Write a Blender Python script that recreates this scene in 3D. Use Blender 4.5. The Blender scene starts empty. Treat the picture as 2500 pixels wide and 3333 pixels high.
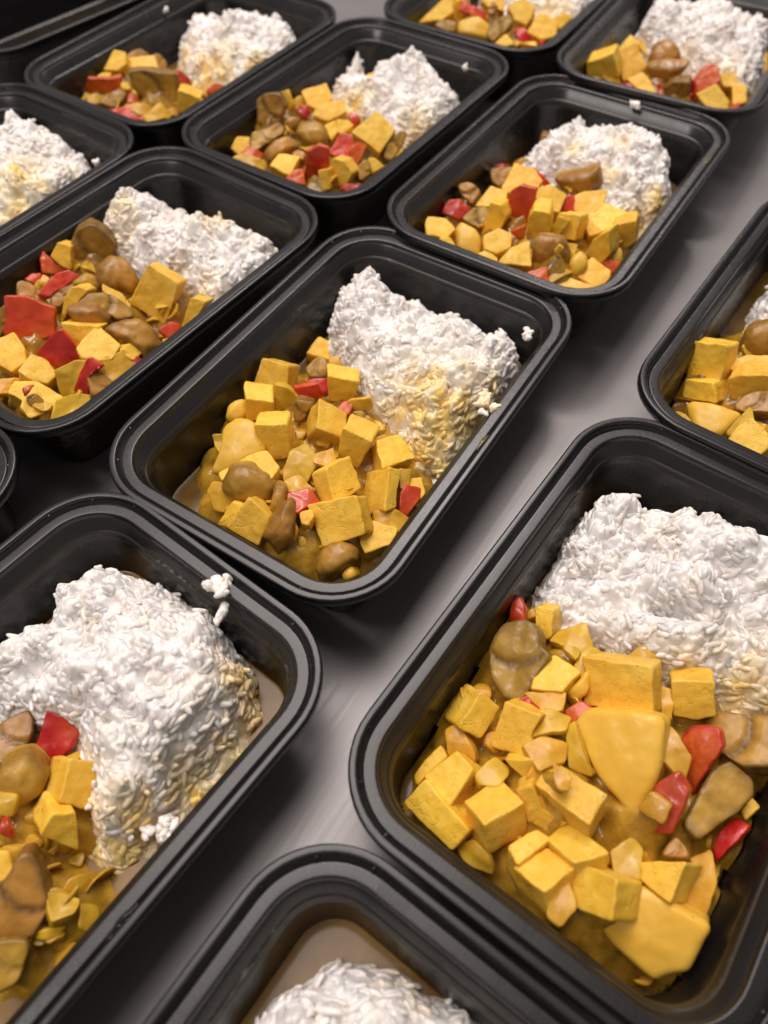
"""Black meal trays of tofu curry and white rice on a steel worktop."""
import bpy, math, random
import numpy as np
from mathutils import Vector, Matrix, Quaternion, noise as mnoise

S = bpy.context.scene
COL = S.collection
MM = 0.001
RIM = 48.0                      # rim height of a tray, mm

# ------------------------------------------------------------------ camera
cam_d = bpy.data.cameras.new('camera')
cam = bpy.data.objects.new('camera', cam_d)
COL.objects.link(cam)
cam.matrix_world = Matrix((
    (0.5386209, 0.6976585, -0.4723983, -0.2074671),
    (-0.8424711, 0.4383693, -0.3131690, -0.1523460),
    (-0.0114000, 0.5666613, 0.8238720, 0.2587094 + RIM * MM),
    (0, 0, 0, 1)))
cam_d.sensor_fit = 'HORIZONTAL'
cam_d.sensor_width = 36.0
cam_d.lens = 34.883
cam_d.clip_start = 0.01
cam_d.clip_end = 30
cam_d.dof.use_dof = True
cam_d.dof.focus_distance = 0.325
cam_d.dof.aperture_fstop = 9.5
S.camera = cam

# ------------------------------------------------------------------ light
w = bpy.data.worlds.new('World')
S.world = w
w.use_nodes = True
bg = w.node_tree.nodes['Background']
bg.inputs['Color'].default_value = (1.0, 0.93, 0.90, 1)
bg.inputs['Strength'].default_value = 0.31


def ceiling_lamp(x, y, z, watts, sx, sy, col=(1.0, 0.895, 0.85)):
    d = bpy.data.lights.new('ceiling_lamp', 'AREA')
    d.shape = 'RECTANGLE'
    d.size, d.size_y = sx, sy
    d.energy = watts
    d.color = col
    o = bpy.data.objects.new('ceiling_lamp', d)
    o.location = (x, y, z)
    COL.objects.link(o)
    return o


ceiling_lamp(-1.05, 0.62, 1.95, 12, 0.18, 0.60)
ceiling_lamp(1.35, 0.62, 1.95, 15, 0.26, 0.60)
ceiling_lamp(2.90, 0.62, 1.95, 14, 0.18, 0.60)
ceiling_lamp(0.55, 0.62, 1.95, 47, 1.80, 1.40)

S.view_settings.view_transform = 'Standard'
S.view_settings.look = 'None'
S.view_settings.gamma = 1.0
S.view_settings.exposure = -0.05
S.render.film_transparent = False
S.cycles.max_bounces = 6
S.cycles.diffuse_bounces = 5
S.cycles.glossy_bounces = 3
S.cycles.transmission_bounces = 4
S.cycles.use_denoising = True


# ------------------------------------------------------------------ materials
def mat(name):
    m = bpy.data.materials.new(name)
    m.use_nodes = True
    nt = m.node_tree
    b = nt.nodes['Principled BSDF']
    return m, nt, b


def N(nt, kind, **kw):
    n = nt.nodes.new(kind)
    for k, v in kw.items():
        if k.startswith('i_'):
            n.inputs[k[2:].replace('_', ' ')].default_value = v
        else:
            setattr(n, k, v)
    return n


def ramp(nt, fac, stops):
    r = N(nt, 'ShaderNodeValToRGB')
    els = r.color_ramp.elements
    while len(els) < len(stops):
        els.new(0.5)
    for e, (p, c) in zip(els, stops):
        e.position = p
        e.color = (*c, 1) if len(c) == 3 else c
    nt.links.new(fac, r.inputs[0])
    return r.outputs[0]


def noise_tex(nt, scale, detail=4, rough=.55, coord='Object', vec=None, distort=0.0):
    n = N(nt, 'ShaderNodeTexNoise')
    n.inputs['Scale'].default_value = scale
    n.inputs['Detail'].default_value = detail
    n.inputs['Roughness'].default_value = rough
    n.inputs['Distortion'].default_value = distort
    if vec is None:
        tc = N(nt, 'ShaderNodeTexCoord')
        vec = tc.outputs[coord]
    nt.links.new(vec, n.inputs['Vector'])
    return n.outputs['Fac']


def bump(nt, b, h, strength, dist, prev=None):
    bn = N(nt, 'ShaderNodeBump')
    bn.inputs['Strength'].default_value = strength
    bn.inputs['Distance'].default_value = dist
    nt.links.new(h, bn.inputs['Height'])
    if prev is not None:
        nt.links.new(prev, bn.inputs['Normal'])
    nt.links.new(bn.outputs[0], b.inputs['Normal'])
    return bn.outputs[0]


def per_object_hsv(nt, col, vspan=.16, hspan=.012):
    oi = N(nt, 'ShaderNodeObjectInfo')
    hsv = N(nt, 'ShaderNodeHueSaturation')
    m1 = N(nt, 'ShaderNodeMapRange')
    m1.inputs['To Min'].default_value = 1 - vspan
    m1.inputs['To Max'].default_value = 1 + vspan * .6
    nt.links.new(oi.outputs['Random'], m1.inputs['Value'])
    nt.links.new(m1.outputs[0], hsv.inputs['Value'])
    mu = N(nt, 'ShaderNodeMath', operation='MULTIPLY')
    mu.inputs[1].default_value = 7.31
    nt.links.new(oi.outputs['Random'], mu.inputs[0])
    fr = N(nt, 'ShaderNodeMath', operation='FRACT')
    nt.links.new(mu.outputs[0], fr.inputs[0])
    m2 = N(nt, 'ShaderNodeMapRange')
    m2.inputs['To Min'].default_value = .5 - hspan
    m2.inputs['To Max'].default_value = .5 + hspan
    nt.links.new(fr.outputs[0], m2.inputs['Value'])
    nt.links.new(m2.outputs[0], hsv.inputs['Hue'])
    nt.links.new(col, hsv.inputs['Color'])
    return hsv.outputs[0]


def food(name, stops, nscale, rough, sss, sssr, fine=900, fine_s=.25, pits=None, coat=0.0, spec=.38, vspan=.16, hspan=.012, speck=True, gills=None, pore=None):
    m, nt, b = mat(name)
    f = noise_tex(nt, nscale, 5, .6)
    c = ramp(nt, f, stops)
    c = per_object_hsv(nt, c, vspan, hspan)
    if gills:                     # skin / gills / flesh where the piece has them
        at = N(nt, 'ShaderNodeAttribute', attribute_name='stain')
        gn = ramp(nt, noise_tex(nt, 420, 2, .6), [(.35, (.55,) * 3), (.6, (1,) * 3)])
        mm = N(nt, 'ShaderNodeMath', operation='MULTIPLY')
        nt.links.new(at.outputs['Fac'], mm.inputs[0])
        nt.links.new(gn, mm.inputs[1])
        gm = N(nt, 'ShaderNodeMix', data_type='RGBA')
        nt.links.new(mm.outputs[0], gm.inputs['Factor'])
        nt.links.new(c, gm.inputs['A'])
        gm.inputs['B'].default_value = (*gills, 1)
        c = gm.outputs['Result']
    if pore:                      # sauce gathered in the pores of the curd
        pm = ramp(nt, noise_tex(nt, 330, 4, .75, distort=.8), [(.315, (1, 1, 1)), (.42, (0, 0, 0))])
        gm = N(nt, 'ShaderNodeMix', data_type='RGBA')
        nt.links.new(pm, gm.inputs['Factor'])
        nt.links.new(c, gm.inputs['A'])
        gm.inputs['B'].default_value = (*pore, 1)
        c = gm.outputs['Result']
    if speck:                     # dark spice specks
        v = N(nt, 'ShaderNodeTexVoronoi')
        v.inputs['Scale'].default_value = 260
        tc = N(nt, 'ShaderNodeTexCoord')
        nt.links.new(tc.outputs['Object'], v.inputs['Vector'])
        lt = N(nt, 'ShaderNodeMath', operation='LESS_THAN')
        lt.inputs[1].default_value = .075
        nt.links.new(v.outputs['Distance'], lt.inputs[0])
        msk = noise_tex(nt, 120, 1)
        gt = N(nt, 'ShaderNodeMath', operation='GREATER_THAN')
        gt.inputs[1].default_value = .56
        nt.links.new(msk, gt.inputs[0])
        an = N(nt, 'ShaderNodeMath', operation='MULTIPLY')
        nt.links.new(lt.outputs[0], an.inputs[0])
        nt.links.new(gt.outputs[0], an.inputs[1])
        mx = N(nt, 'ShaderNodeMix', data_type='RGBA')
        nt.links.new(an.outputs[0], mx.inputs['Factor'])
        nt.links.new(c, mx.inputs['A'])
        mx.inputs['B'].default_value = (.16, .06, .012, 1)
        c = mx.outputs['Result']
    nt.links.new(c, b.inputs['Base Color'])
    b.inputs['Specular IOR Level'].default_value = spec
    b.inputs['Subsurface Weight'].default_value = sss
    b.inputs['Subsurface Radius'].default_value = (1.0, .55, .2)
    b.inputs['Subsurface Scale'].default_value = sssr
    b.inputs['Coat Weight'].default_value = coat
    b.inputs['Coat Roughness'].default_value = .12
    rr = ramp(nt, noise_tex(nt, 260, 3, .6), [(.35, (rough * .55,) * 3), (.65, (min(1, rough * 1.5),) * 3)])
    nt.links.new(rr, b.inputs['Roughness'])
    h = noise_tex(nt, fine, 4, .65)
    p = bump(nt, b, h, fine_s, .0006)
    if pits:
        pf = noise_tex(nt, pits, 3, .7, distort=.6)
        pr = ramp(nt, pf, [(.30, (0, 0, 0)), (.43, (1, 1, 1))])
        bump(nt, b, pr, .40, .0008, p)
    return m


M_TOFU = food('tofu_curry', [(.26, (.74, .40, .034)), (.50, (.84, .50, .050)), (.74, (.88, .59, .11))], 70, .42, 0, .002, 600, .30, 230,
              hspan=.004, vspan=.14, pore=(.60, .30, .024), spec=.35)
M_POTATO = food('potato_curry', [(.3, (.72, .41, .036)), (.65, (.79, .50, .070))], 40, .36, .30, .0035, 500, .05, None, .08, hspan=.003, vspan=.08)
M_MUSH = food('mushroom_cut', [(.26, (.22, .105, .015)), (.48, (.43, .225, .032)), (.74, (.56, .32, .060))], 55, .38, 0, .001, 300, .16, None, .10,
              vspan=.18, speck=False, gills=(.12, .062, .018))
M_CAP = food('mushroom_skin', [(.26, (.24, .110, .014)), (.48, (.44, .225, .030)), (.74, (.56, .315, .055))], 60, .38, 0, .001, 150, .35, None, .14,
             vspan=.2, speck=False, gills=(.16, .080, .018))
M_ONION = food('onion_soft', [(.3, (.52, .27, .018)), (.55, (.64, .37, .030)), (.75, (.70, .45, .065))], 80, .34, .15, .002, 280, .16, None, .06, vspan=.15, spec=.38)
M_PEPPER = food('red_pepper', [(.3, (.38, .020, .006)), (.55, (.54, .040, .010)), (.75, (.62, .13, .016))], 55, .32, 0, .001, 240, .12, None, .22,
                vspan=.2, hspan=.008, speck=False, gills=(.60, .13, .016), spec=.4)
M_CURRY = food('curry_mush', [(.3, (.18, .09, .008)), (.5, (.38, .20, .018)), (.7, (.56, .32, .04))], 100, .2, 0, .002, 300, .25, None, .35, hspan=.004)


def make_sauce(name, c1, c2, rough):
    m, nt, b = mat(name)
    c = ramp(nt, noise_tex(nt, 45, 4, .6), [(.35, c1), (.65, c2)])
    nt.links.new(c, b.inputs['Base Color'])
    b.inputs['Roughness'].default_value = rough
    b.inputs['Specular IOR Level'].default_value = .3
    b.inputs['Coat Weight'].default_value = .12
    b.inputs['Coat Roughness'].default_value = .10
    bump(nt, b, noise_tex(nt, 160, 2), .08, .001)
    return m


M_SAUCE = make_sauce('curry_sauce', (.085, .045, .008), (.17, .095, .020), .18)
M_SAUCE_MILKY = make_sauce('curry_sauce_milky', (.19, .100, .018), (.27, .150, .034), .24)


def make_rice():
    m, nt, b = mat('rice')
    at = N(nt, 'ShaderNodeAttribute', attribute_name='stain')
    f = noise_tex(nt, 70, 3)
    white = ramp(nt, f, [(.35, (.73, .69, .645)), (.6, (.81, .785, .765))])
    yel = ramp(nt, f, [(.35, (.82, .54, .12)), (.65, (.88, .70, .30))])
    mx = N(nt, 'ShaderNodeMix', data_type='RGBA')
    nt.links.new(at.outputs['Fac'], mx.inputs['Factor'])
    nt.links.new(white, mx.inputs['A'])
    nt.links.new(yel, mx.inputs['B'])
    nt.links.new(mx.outputs['Result'], b.inputs['Base Color'])
    b.inputs['Roughness'].default_value = .27
    b.inputs['Specular IOR Level'].default_value = .45
    b.subsurface_method = 'BURLEY'
    b.inputs['Subsurface Weight'].default_value = .75
    b.inputs['Subsurface Radius'].default_value = (1, .82, .62)
    b.inputs['Subsurface Scale'].default_value = .0026
    bump(nt, b, noise_tex(nt, 650, 2), .15, .0003)
    return m


M_RICE = make_rice()


def make_plastic(name, stain=False, brushed=False):
    m, nt, b = mat(name)
    tc = N(nt, 'ShaderNodeTexCoord')
    oi = N(nt, 'ShaderNodeObjectInfo')
    sc_ = N(nt, 'ShaderNodeVectorMath', operation='SCALE')
    sc_.inputs[0].default_value = (3.1, 1.7, 2.3)
    nt.links.new(oi.outputs['Random'], sc_.inputs['Scale'])
    ad = N(nt, 'ShaderNodeVectorMath', operation='ADD')
    nt.links.new(tc.outputs['Object'], ad.inputs[0])
    nt.links.new(sc_.outputs[0], ad.inputs[1])
    ov = ad.outputs[0]
    base = ramp(nt, noise_tex(nt, 30, 4, vec=ov), [(.3, (.0065, .006, .0062)), (.7, (.0095, .0088, .0092))])
    if stain:
        # oily curry film and dried starch scuffs on the inner walls
        film = ramp(nt, noise_tex(nt, 10, 3, .5, vec=ov), [(.30, (.1, .1, .1)), (.70, (1, 1, 1))])
        mx = N(nt, 'ShaderNodeMix', data_type='RGBA')
        nt.links.new(film, mx.inputs['Factor'])
        nt.links.new(base, mx.inputs['A'])
        mx.inputs['B'].default_value = (.020, .0135, .003, 1)
        base = mx.outputs['Result']
        mp = N(nt, 'ShaderNodeMapping')
        mp.inputs['Scale'].default_value = (1, 1, 3)
        nt.links.new(ov, mp.inputs['Vector'])
        sc = noise_tex(nt, 210, 6, .75, vec=mp.outputs[0])
        lo = noise_tex(nt, 22, 2, vec=ov)
        mu = N(nt, 'ShaderNodeMath', operation='MULTIPLY')
        nt.links.new(sc, mu.inputs[0])
        nt.links.new(lo, mu.inputs[1])
        sm = ramp(nt, mu.outputs[0], [(.335, (0, 0, 0)), (.42, (.5, .5, .5))])
        mx2 = N(nt, 'ShaderNodeMix', data_type='RGBA')
        nt.links.new(sm, mx2.inputs['Factor'])
        nt.links.new(base, mx2.inputs['A'])
        mx2.inputs['B'].default_value = (.24, .22, .20, 1)
        base = mx2.outputs['Result']
    nt.links.new(base, b.inputs['Base Color'])
    b.inputs['Specular IOR Level'].default_value = .55
    rr = ramp(nt, noise_tex(nt, 60, 5, .65, vec=ov), [(.3, (.25,) * 3), (.7, (.31,) * 3)])
    nt.links.new(rr, b.inputs['Roughness'])
    p = bump(nt, b, noise_tex(nt, 1500, 2), .03, .0002)
    if brushed:
        mp = N(nt, 'ShaderNodeMapping')
        mp.inputs['Scale'].default_value = (1500, 60, 1)
        nt.links.new(tc.outputs['UV'], mp.inputs['Vector'])
        bump(nt, b, noise_tex(nt, 1.0, 3, .7, vec=mp.outputs[0]), .14, .0004, p)
    return m


M_PLASTIC = make_plastic('black_plastic')
M_LEDGE = make_plastic('black_plastic_ribbed', brushed=True)
M_WALL = make_plastic('black_plastic_used', stain=True)


def make_steel():
    m, nt, b = mat('brushed_steel')
    tc = N(nt, 'ShaderNodeTexCoord')
    mp = N(nt, 'ShaderNodeMapping')
    mp.inputs['Scale'].default_value = (9, 420, 1)
    nt.links.new(tc.outputs['Object'], mp.inputs['Vector'])
    gr = noise_tex(nt, 1.0, 4, .6, vec=mp.outputs[0])
    c = ramp(nt, noise_tex(nt, 14, 5, .6), [(.3, (.20, .191, .189)), (.7, (.25, .238, .236))])
    nt.links.new(c, b.inputs['Base Color'])
    b.inputs['Metallic'].default_value = .45
    rr = ramp(nt, gr, [(.3, (.32,) * 3), (.7, (.42,) * 3)])
    nt.links.new(rr, b.inputs['Roughness'])
    bump(nt, b, gr, .05, .0004)
    return m


M_STEEL = make_steel()


def make_water():
    m, nt, b = mat('water_drop')
    b.inputs['Base Color'].default_value = (.95, .93, .85, 1)
    b.inputs['Roughness'].default_value = .03
    b.inputs['IOR'].default_value = 1.33
    b.inputs['Transmission Weight'].default_value = 1
    return m


M_WATER = make_water()
m_, nt_, b_ = mat('sauce_film')
b_.inputs['Base Color'].default_value = (.45, .36, .16, 1)
b_.inputs['Roughness'].default_value = .06
b_.inputs['Transmission Weight'].default_value = .75
b_.inputs['IOR'].default_value = 1.35
M_FILM = m_


# ------------------------------------------------------------------ helpers
def new_obj(name, mesh, material=None, parent=None, label=None, category=None, group=None, kind=None):
    o = bpy.data.objects.new(name, mesh)
    COL.objects.link(o)
    if material is not None and mesh is not None and not mesh.materials:
        mesh.materials.append(material)
    if parent is not None:
        o.parent = parent
    if label:
        o['label'] = label
    if category:
        o['category'] = category
    if group:
        o['group'] = group
    if kind:
        o['kind'] = kind
    return o


def np_mesh(name, verts, faces, smooth=True, attr=None):
    """verts (n,3) in metres, faces (m,3|4) int array or list of such arrays."""
    me = bpy.data.meshes.new(name)
    if not isinstance(faces, list):
        faces = [faces]
    faces = [np.asarray(f, dtype=np.int32) for f in faces if len(f)]
    verts = np.asarray(verts, dtype=np.float32)
    nl = sum(f.size for f in faces)
    nf = sum(len(f) for f in faces)
    me.vertices.add(len(verts))
    me.vertices.foreach_set('co', verts.ravel())
    me.loops.add(nl)
    me.loops.foreach_set('vertex_index', np.concatenate([f.ravel() for f in faces]))
    me.polygons.add(nf)
    tot = np.concatenate([np.full(len(f), f.shape[1], np.int32) for f in faces])
    me.polygons.foreach_set('loop_start', np.concatenate([[0], np.cumsum(tot)[:-1]]).astype(np.int32))
    me.polygons.foreach_set('loop_total', tot)
    me.polygons.foreach_set('use_smooth', np.full(nf, smooth))
    me.update(calc_edges=True)
    me.validate()
    if attr is not None:
        a = me.attributes.new('stain', 'FLOAT', 'POINT')
        a.data.foreach_set('value', np.asarray(attr, np.float32))
    return me


class VNoise:
    """tiling value noise on numpy arrays."""
    def __init__(self, seed):
        self.g = np.random.default_rng(seed).random((64, 64))

    def __call__(self, x, y):
        xi = np.floor(x).astype(int); yi = np.floor(y).astype(int)
        fx = x - xi; fy = y - yi
        fx = fx * fx * (3 - 2 * fx); fy = fy * fy * (3 - 2 * fy)
        g = self.g
        a = g[xi % 64, yi % 64]; b = g[(xi + 1) % 64, yi % 64]
        c = g[xi % 64, (yi + 1) % 64]; d = g[(xi + 1) % 64, (yi + 1) % 64]
        return (a * (1 - fx) + b * fx) * (1 - fy) + (c * (1 - fx) + d * fx) * fy - .5


# ------------------------------------------------------------------ worktop
v = [(-1.6, -1.5, -.04), (2.4, -1.5, -.04), (2.4, 1.6, -.04), (-1.6, 1.6, -.04)]
v += [(x, y, 0) for x, y, _ in v]
top = np_mesh('worktop', v, np.array([[4, 5, 6, 7], [3, 2, 1, 0], [0, 1, 5, 4], [1, 2, 6, 5], [2, 3, 7, 6], [3, 0, 4, 7]]), smooth=False)
new_obj('worktop', top, M_STEEL, label='brushed grey steel worktop under all the trays', kind='structure')

# ------------------------------------------------------------------ trays
HL, HS, RC = 111.0, 75.0, 33.7      # half length, half width, corner radius of the rim, mm


def rr_ring(inset, z, narc=11, nst=7):
    a, b, r = HL - inset, HS - inset, max(RC - inset, 1.0)
    pts = []
    for cx, cy, a0 in ((a - r, b - r, 0), (-(a - r), b - r, 90), (-(a - r), -(b - r), 180), (a - r, -(b - r), 270)):
        for k in range(narc + 1):
            t = math.radians(a0 + 90 * k / narc)
            pts.append((cx + r * math.cos(t), cy + r * math.sin(t)))
        # straight run towards the next corner
        n = {0: (-(a - r), b), 90: (-a, -(b - r)), 180: (a - r, -b), 270: (a, b - r)}[a0]
        p = pts[-1]
        for k in range(1, nst):
            pts.append((p[0] + (n[0] - p[0]) * k / nst, p[1] + (n[1] - p[1]) * k / nst))
    return [(x, y, z) for x, y in pts]


def sweep(name, prof, close_center=None, flip=False):
    rings = [rr_ring(i, z) for i, z in prof]
    n = len(rings[0])
    V = np.array([p for r in rings for p in r]) * MM
    F = []
    for k in range(len(prof) - 1):
        for j in range(n):
            q = [k * n + j, k * n + (j + 1) % n, (k + 1) * n + (j + 1) % n, (k + 1) * n + j]
            F.append(q[::-1] if flip else q)
    fs = [np.array(F)]
    if close_center is not None:
        V = np.vstack([V, [[0, 0, close_center * MM]]])
        k = len(prof) - 1
        T = [[k * n + j, k * n + (j + 1) % n, len(V) - 1] for j in range(n)]
        fs.append(np.array([t[::-1] for t in T] if flip else T))
    me = np_mesh(name, V, fs)
    # UV: u = arc length on the rim, v = distance along the profile
    base = np.array(rr_ring(5, 0))[:, :2] * MM
    arc = np.concatenate([[0], np.cumsum(np.linalg.norm(np.diff(base, axis=0), axis=1))])
    pv = np.concatenate([[0], np.cumsum([math.dist(prof[i], prof[i + 1]) * MM for i in range(len(prof) - 1)])])
    uvs = np.zeros((len(V), 2))
    for k in range(len(prof)):
        uvs[k * n:(k + 1) * n, 0] = arc
        uvs[k * n:(k + 1) * n, 1] = pv[k]
    uv = me.uv_layers.new(name='UVMap')
    li = np.zeros(len(me.loops), np.int32)
    me.loops.foreach_get('vertex_index', li)
    uv.data.foreach_set('uv', uvs[li].ravel())
    return me


P_RIM = [(10.0, 43.6), (4.6, 43.7), (4.0, 45.6), (2.9, 46.9), (1.5, 46.9), (.9, 46.0), (.8, 43.4), (.3, 43.1), (0, 43.5), (0, 46.6), (.12, 47.3),
         (.42, 47.8), (.8, 47.97), (1.2, 48.0), (2.3, 48.0), (2.7, 47.96), (3.0, 47.75), (3.25, 47.3), (3.5, 46.4), (3.75, 45.0), (4.0, 44.3), (4.5, 44.2), (4.9, 44.9)]
P_LEDGE = [(4.9, 44.9), (5.1, 45.2), (5.35, 45.36), (5.6, 45.4), (5.9, 45.4), (7.3, 45.38), (9.0, 45.36), (9.3, 45.34), (9.6, 45.26), (9.9, 45.05), (10.15, 44.6), (10.4, 43.9)]
P_WALL = [(10.4, 43.9), (11.2, 41.0), (12.3, 37.5), (12.7, 37.05), (13.9, 36.7), (14.35, 36.2), (15.2, 28), (16.4, 17), (17.6, 6), (18.1, 4.0), (19.0, 2.5), (20.5, 1.6)]
P_OUTER = [(20.8, .5), (19.7, 1.0), (18.9, 2.4), (18.4, 4.2), (15.4, 31.5), (14.9, 35.2), (13.4, 36.3), (11.3, 43.0), (10.0, 43.6)]
P_BASE_IN = [(20.5, 1.6), (23, 1.25), (30, 1.1)]
P_BASE_OUT = [(30, .25), (23, .25), (20.8, .5)]

ME_RIM = sweep('rim', P_RIM, flip=True)
ME_LEDGE = sweep('sealing_ledge', P_LEDGE, flip=True)
ME_WALL = sweep('inner_wall', P_WALL, flip=True)
ME_OUT = sweep('outer_wall', P_OUTER, flip=True)
ME_BASE = sweep('base', P_BASE_IN, close_center=1.1, flip=True)


def rib_mesh():
    # small moulding tick across the bead
    x0, x1, h = -.9, .9, .28
    V = np.array([(-1.2, -.35, 0), (1.2, -.35, 0), (1.2, .35, 0), (-1.2, .35, 0), (-.8, -.15, h), (.8, -.15, h), (.8, .15, h), (-.8, .15, h)]) * MM
    return np_mesh('moulding_tick', V, np.array([[0, 1, 5, 4], [1, 2, 6, 5], [2, 3, 7, 6], [3, 0, 4, 7], [4, 5, 6, 7]]), smooth=False)


ME_TICK = rib_mesh()

TRAYS = {  # x, y (mm), turn (rad), near-end lift (mm), label
    'E': (0, 0, 0, 0, 'black plastic meal tray in the centre of the picture, sharpest of all'),
    'K': (-62.228, -174.9, -.062, 0, 'large black tray at lower right with a big potato wedge'),
    'M': (-285.794, -163.637, -.064, 0, 'blurred black tray at the bottom edge showing a pool of sauce'),
    'L': (-223.492, 2.735, -.091, 0, 'large black tray at lower left with a rice clump on its rim'),
    'H': (-.148, 162.453, -.057, 0, 'black tray at middle left full of large red pepper pieces'),
    'G': (4.421, 311.73, -.035, 0, 'black tray cut by the left edge showing mostly rice'),
    'B': (225.56, 304.294, -.02, 0, 'black tray at upper left with one big dark mushroom slice'),
    'C': (222.659, 152.082, -.03, 0, 'black tray at upper middle with tofu standing against split rice'),
    'I': (214.596, -11.538, -.01, 3.2, 'black tray touching the far end of the central tray'),
    'J': (155.768, -193.079, -.062, 3.0, 'black tray cut by the right edge behind the lower right tray'),
    'F': (432.035, -14.874, .041, 3.2, 'black tray at upper right with two mushroom caps on top'),
    'D': (446.973, 139.193, .003, 0, 'black tray cut by the top edge showing only curry'),
    'A': (245.853, 465.855, -.15, 0, 'dark black tray cropped in the top left corner'),
    'N': (-222.996, 167.392, -.033, 0, 'black tray whose rounded corner only shows at the left edge'),
}


def tray_matrix(n):
    x, y, th, lift, _ = TRAYS[n]
    t = lift / 208.0
    piv = Matrix.Translation((97 * MM, 0, 0))
    return (Matrix.Translation((x * MM, y * MM, 0)) @ Matrix.Rotation(th, 4, 'Z') @ piv @ Matrix.Rotation(t, 4, 'Y') @ piv.inverted())


TRAY_OBJ = {}
for n, t in TRAYS.items():
    root = new_obj('meal_tray', None, label=t[4], category='food tray', group='black meal trays on the worktop')
    root.matrix_world = tray_matrix(n)
    TRAY_OBJ[n] = root
    new_obj('rim', ME_RIM, M_PLASTIC, root)
    new_obj('sealing_ledge', ME_LEDGE, M_LEDGE, root)
    new_obj('inner_wall', ME_WALL, M_WALL, root)
    new_obj('outer_wall', ME_OUT, M_PLASTIC, root)
    new_obj('base', ME_BASE, M_WALL, root)
    rng = random.Random(ord(n))
    for cx, cy, a0 in ((HL - RC, HS - RC, 0), (-(HL - RC), HS - RC, 90), (-(HL - RC), -(HS - RC), 180), (HL - RC, -(HS - RC), 270)):
        for da in (8, 45, 82):
            a = math.radians(a0 + da)
            r = RC - 3.3
            o = new_obj('moulding_tick', ME_TICK, M_PLASTIC, root)
            o.location = ((cx + r * math.cos(a)) * MM, (cy + r * math.sin(a)) * MM, 47.15 * MM)
            o.rotation_euler = (0, .35, a)
            o.rotation_mode = 'XYZ'


def rim_inset(z):                   # inner wall inset at height z (mm, table = 0)
    zs = [p[1] for p in P_WALL][::-1]
    ii = [p[0] for p in P_WALL][::-1]
    return np.interp(z, zs, ii)


def rr_sdf(u, v):
    a = np.abs(u) - (HL - RC); b = np.abs(v) - (HS - RC)
    return np.hypot(np.maximum(a, 0), np.maximum(b, 0)) + np.minimum(np.maximum(a, b), 0) - RC


WHERE = {'E': 'in the central tray', 'K': 'in the lower right tray', 'L': 'in the lower left tray', 'H': 'in the middle left tray',
         'I': 'in the tray right of centre', 'J': 'in the tray at the right edge', 'C': 'in the upper middle tray', 'B': 'in the upper left tray',
         'F': 'in the upper right tray', 'D': 'in the tray at the top edge', 'G': 'in the tray at the left edge', 'M': 'in the tray at the bottom edge'}

# ------------------------------------------------------------------ sauce pools
SAUCE_Z = {'E': 7.0, 'K': 6.0, 'L': 9.5, 'H': 7, 'I': 6, 'J': 7.5, 'C': 6, 'B': 5, 'F': 6, 'D': 6, 'G': 6, 'M': 9.0}


def sauce_mesh(z, seed):
    rings = []
    for ins, dz in ((.05, .9), (.5, .35), (1.4, .05), (4, 0), (11, 0)):
        rings.append(rr_ring(rim_inset(z + dz) + ins, z + dz))
    n = len(rings[0])
    V = np.array([p for r in rings for p in r] + [(0, 0, z)]) * MM
    F = np.array([[k * n + j, (k + 1) * n + j, (k + 1) * n + (j + 1) % n, k * n + (j + 1) % n][::-1] for k in range(len(rings) - 1) for j in range(n)])
    k = len(rings) - 1
    T = np.array([[k * n + j, k * n + (j + 1) % n, len(V) - 1] for j in range(n)])
    return np_mesh('curry_sauce', V, [F, T])


for n, z in SAUCE_Z.items():
    o = new_obj('curry_sauce', sauce_mesh(z, 1), M_SAUCE_MILKY if n in 'ML' else M_SAUCE,
                label=('milky brown' if n in 'ML' else 'dark brown') + ' curry sauce pooled ' + WHERE[n], category='sauce', group='sauce pools in the trays')
    o.matrix_world = tray_matrix(n)

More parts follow.
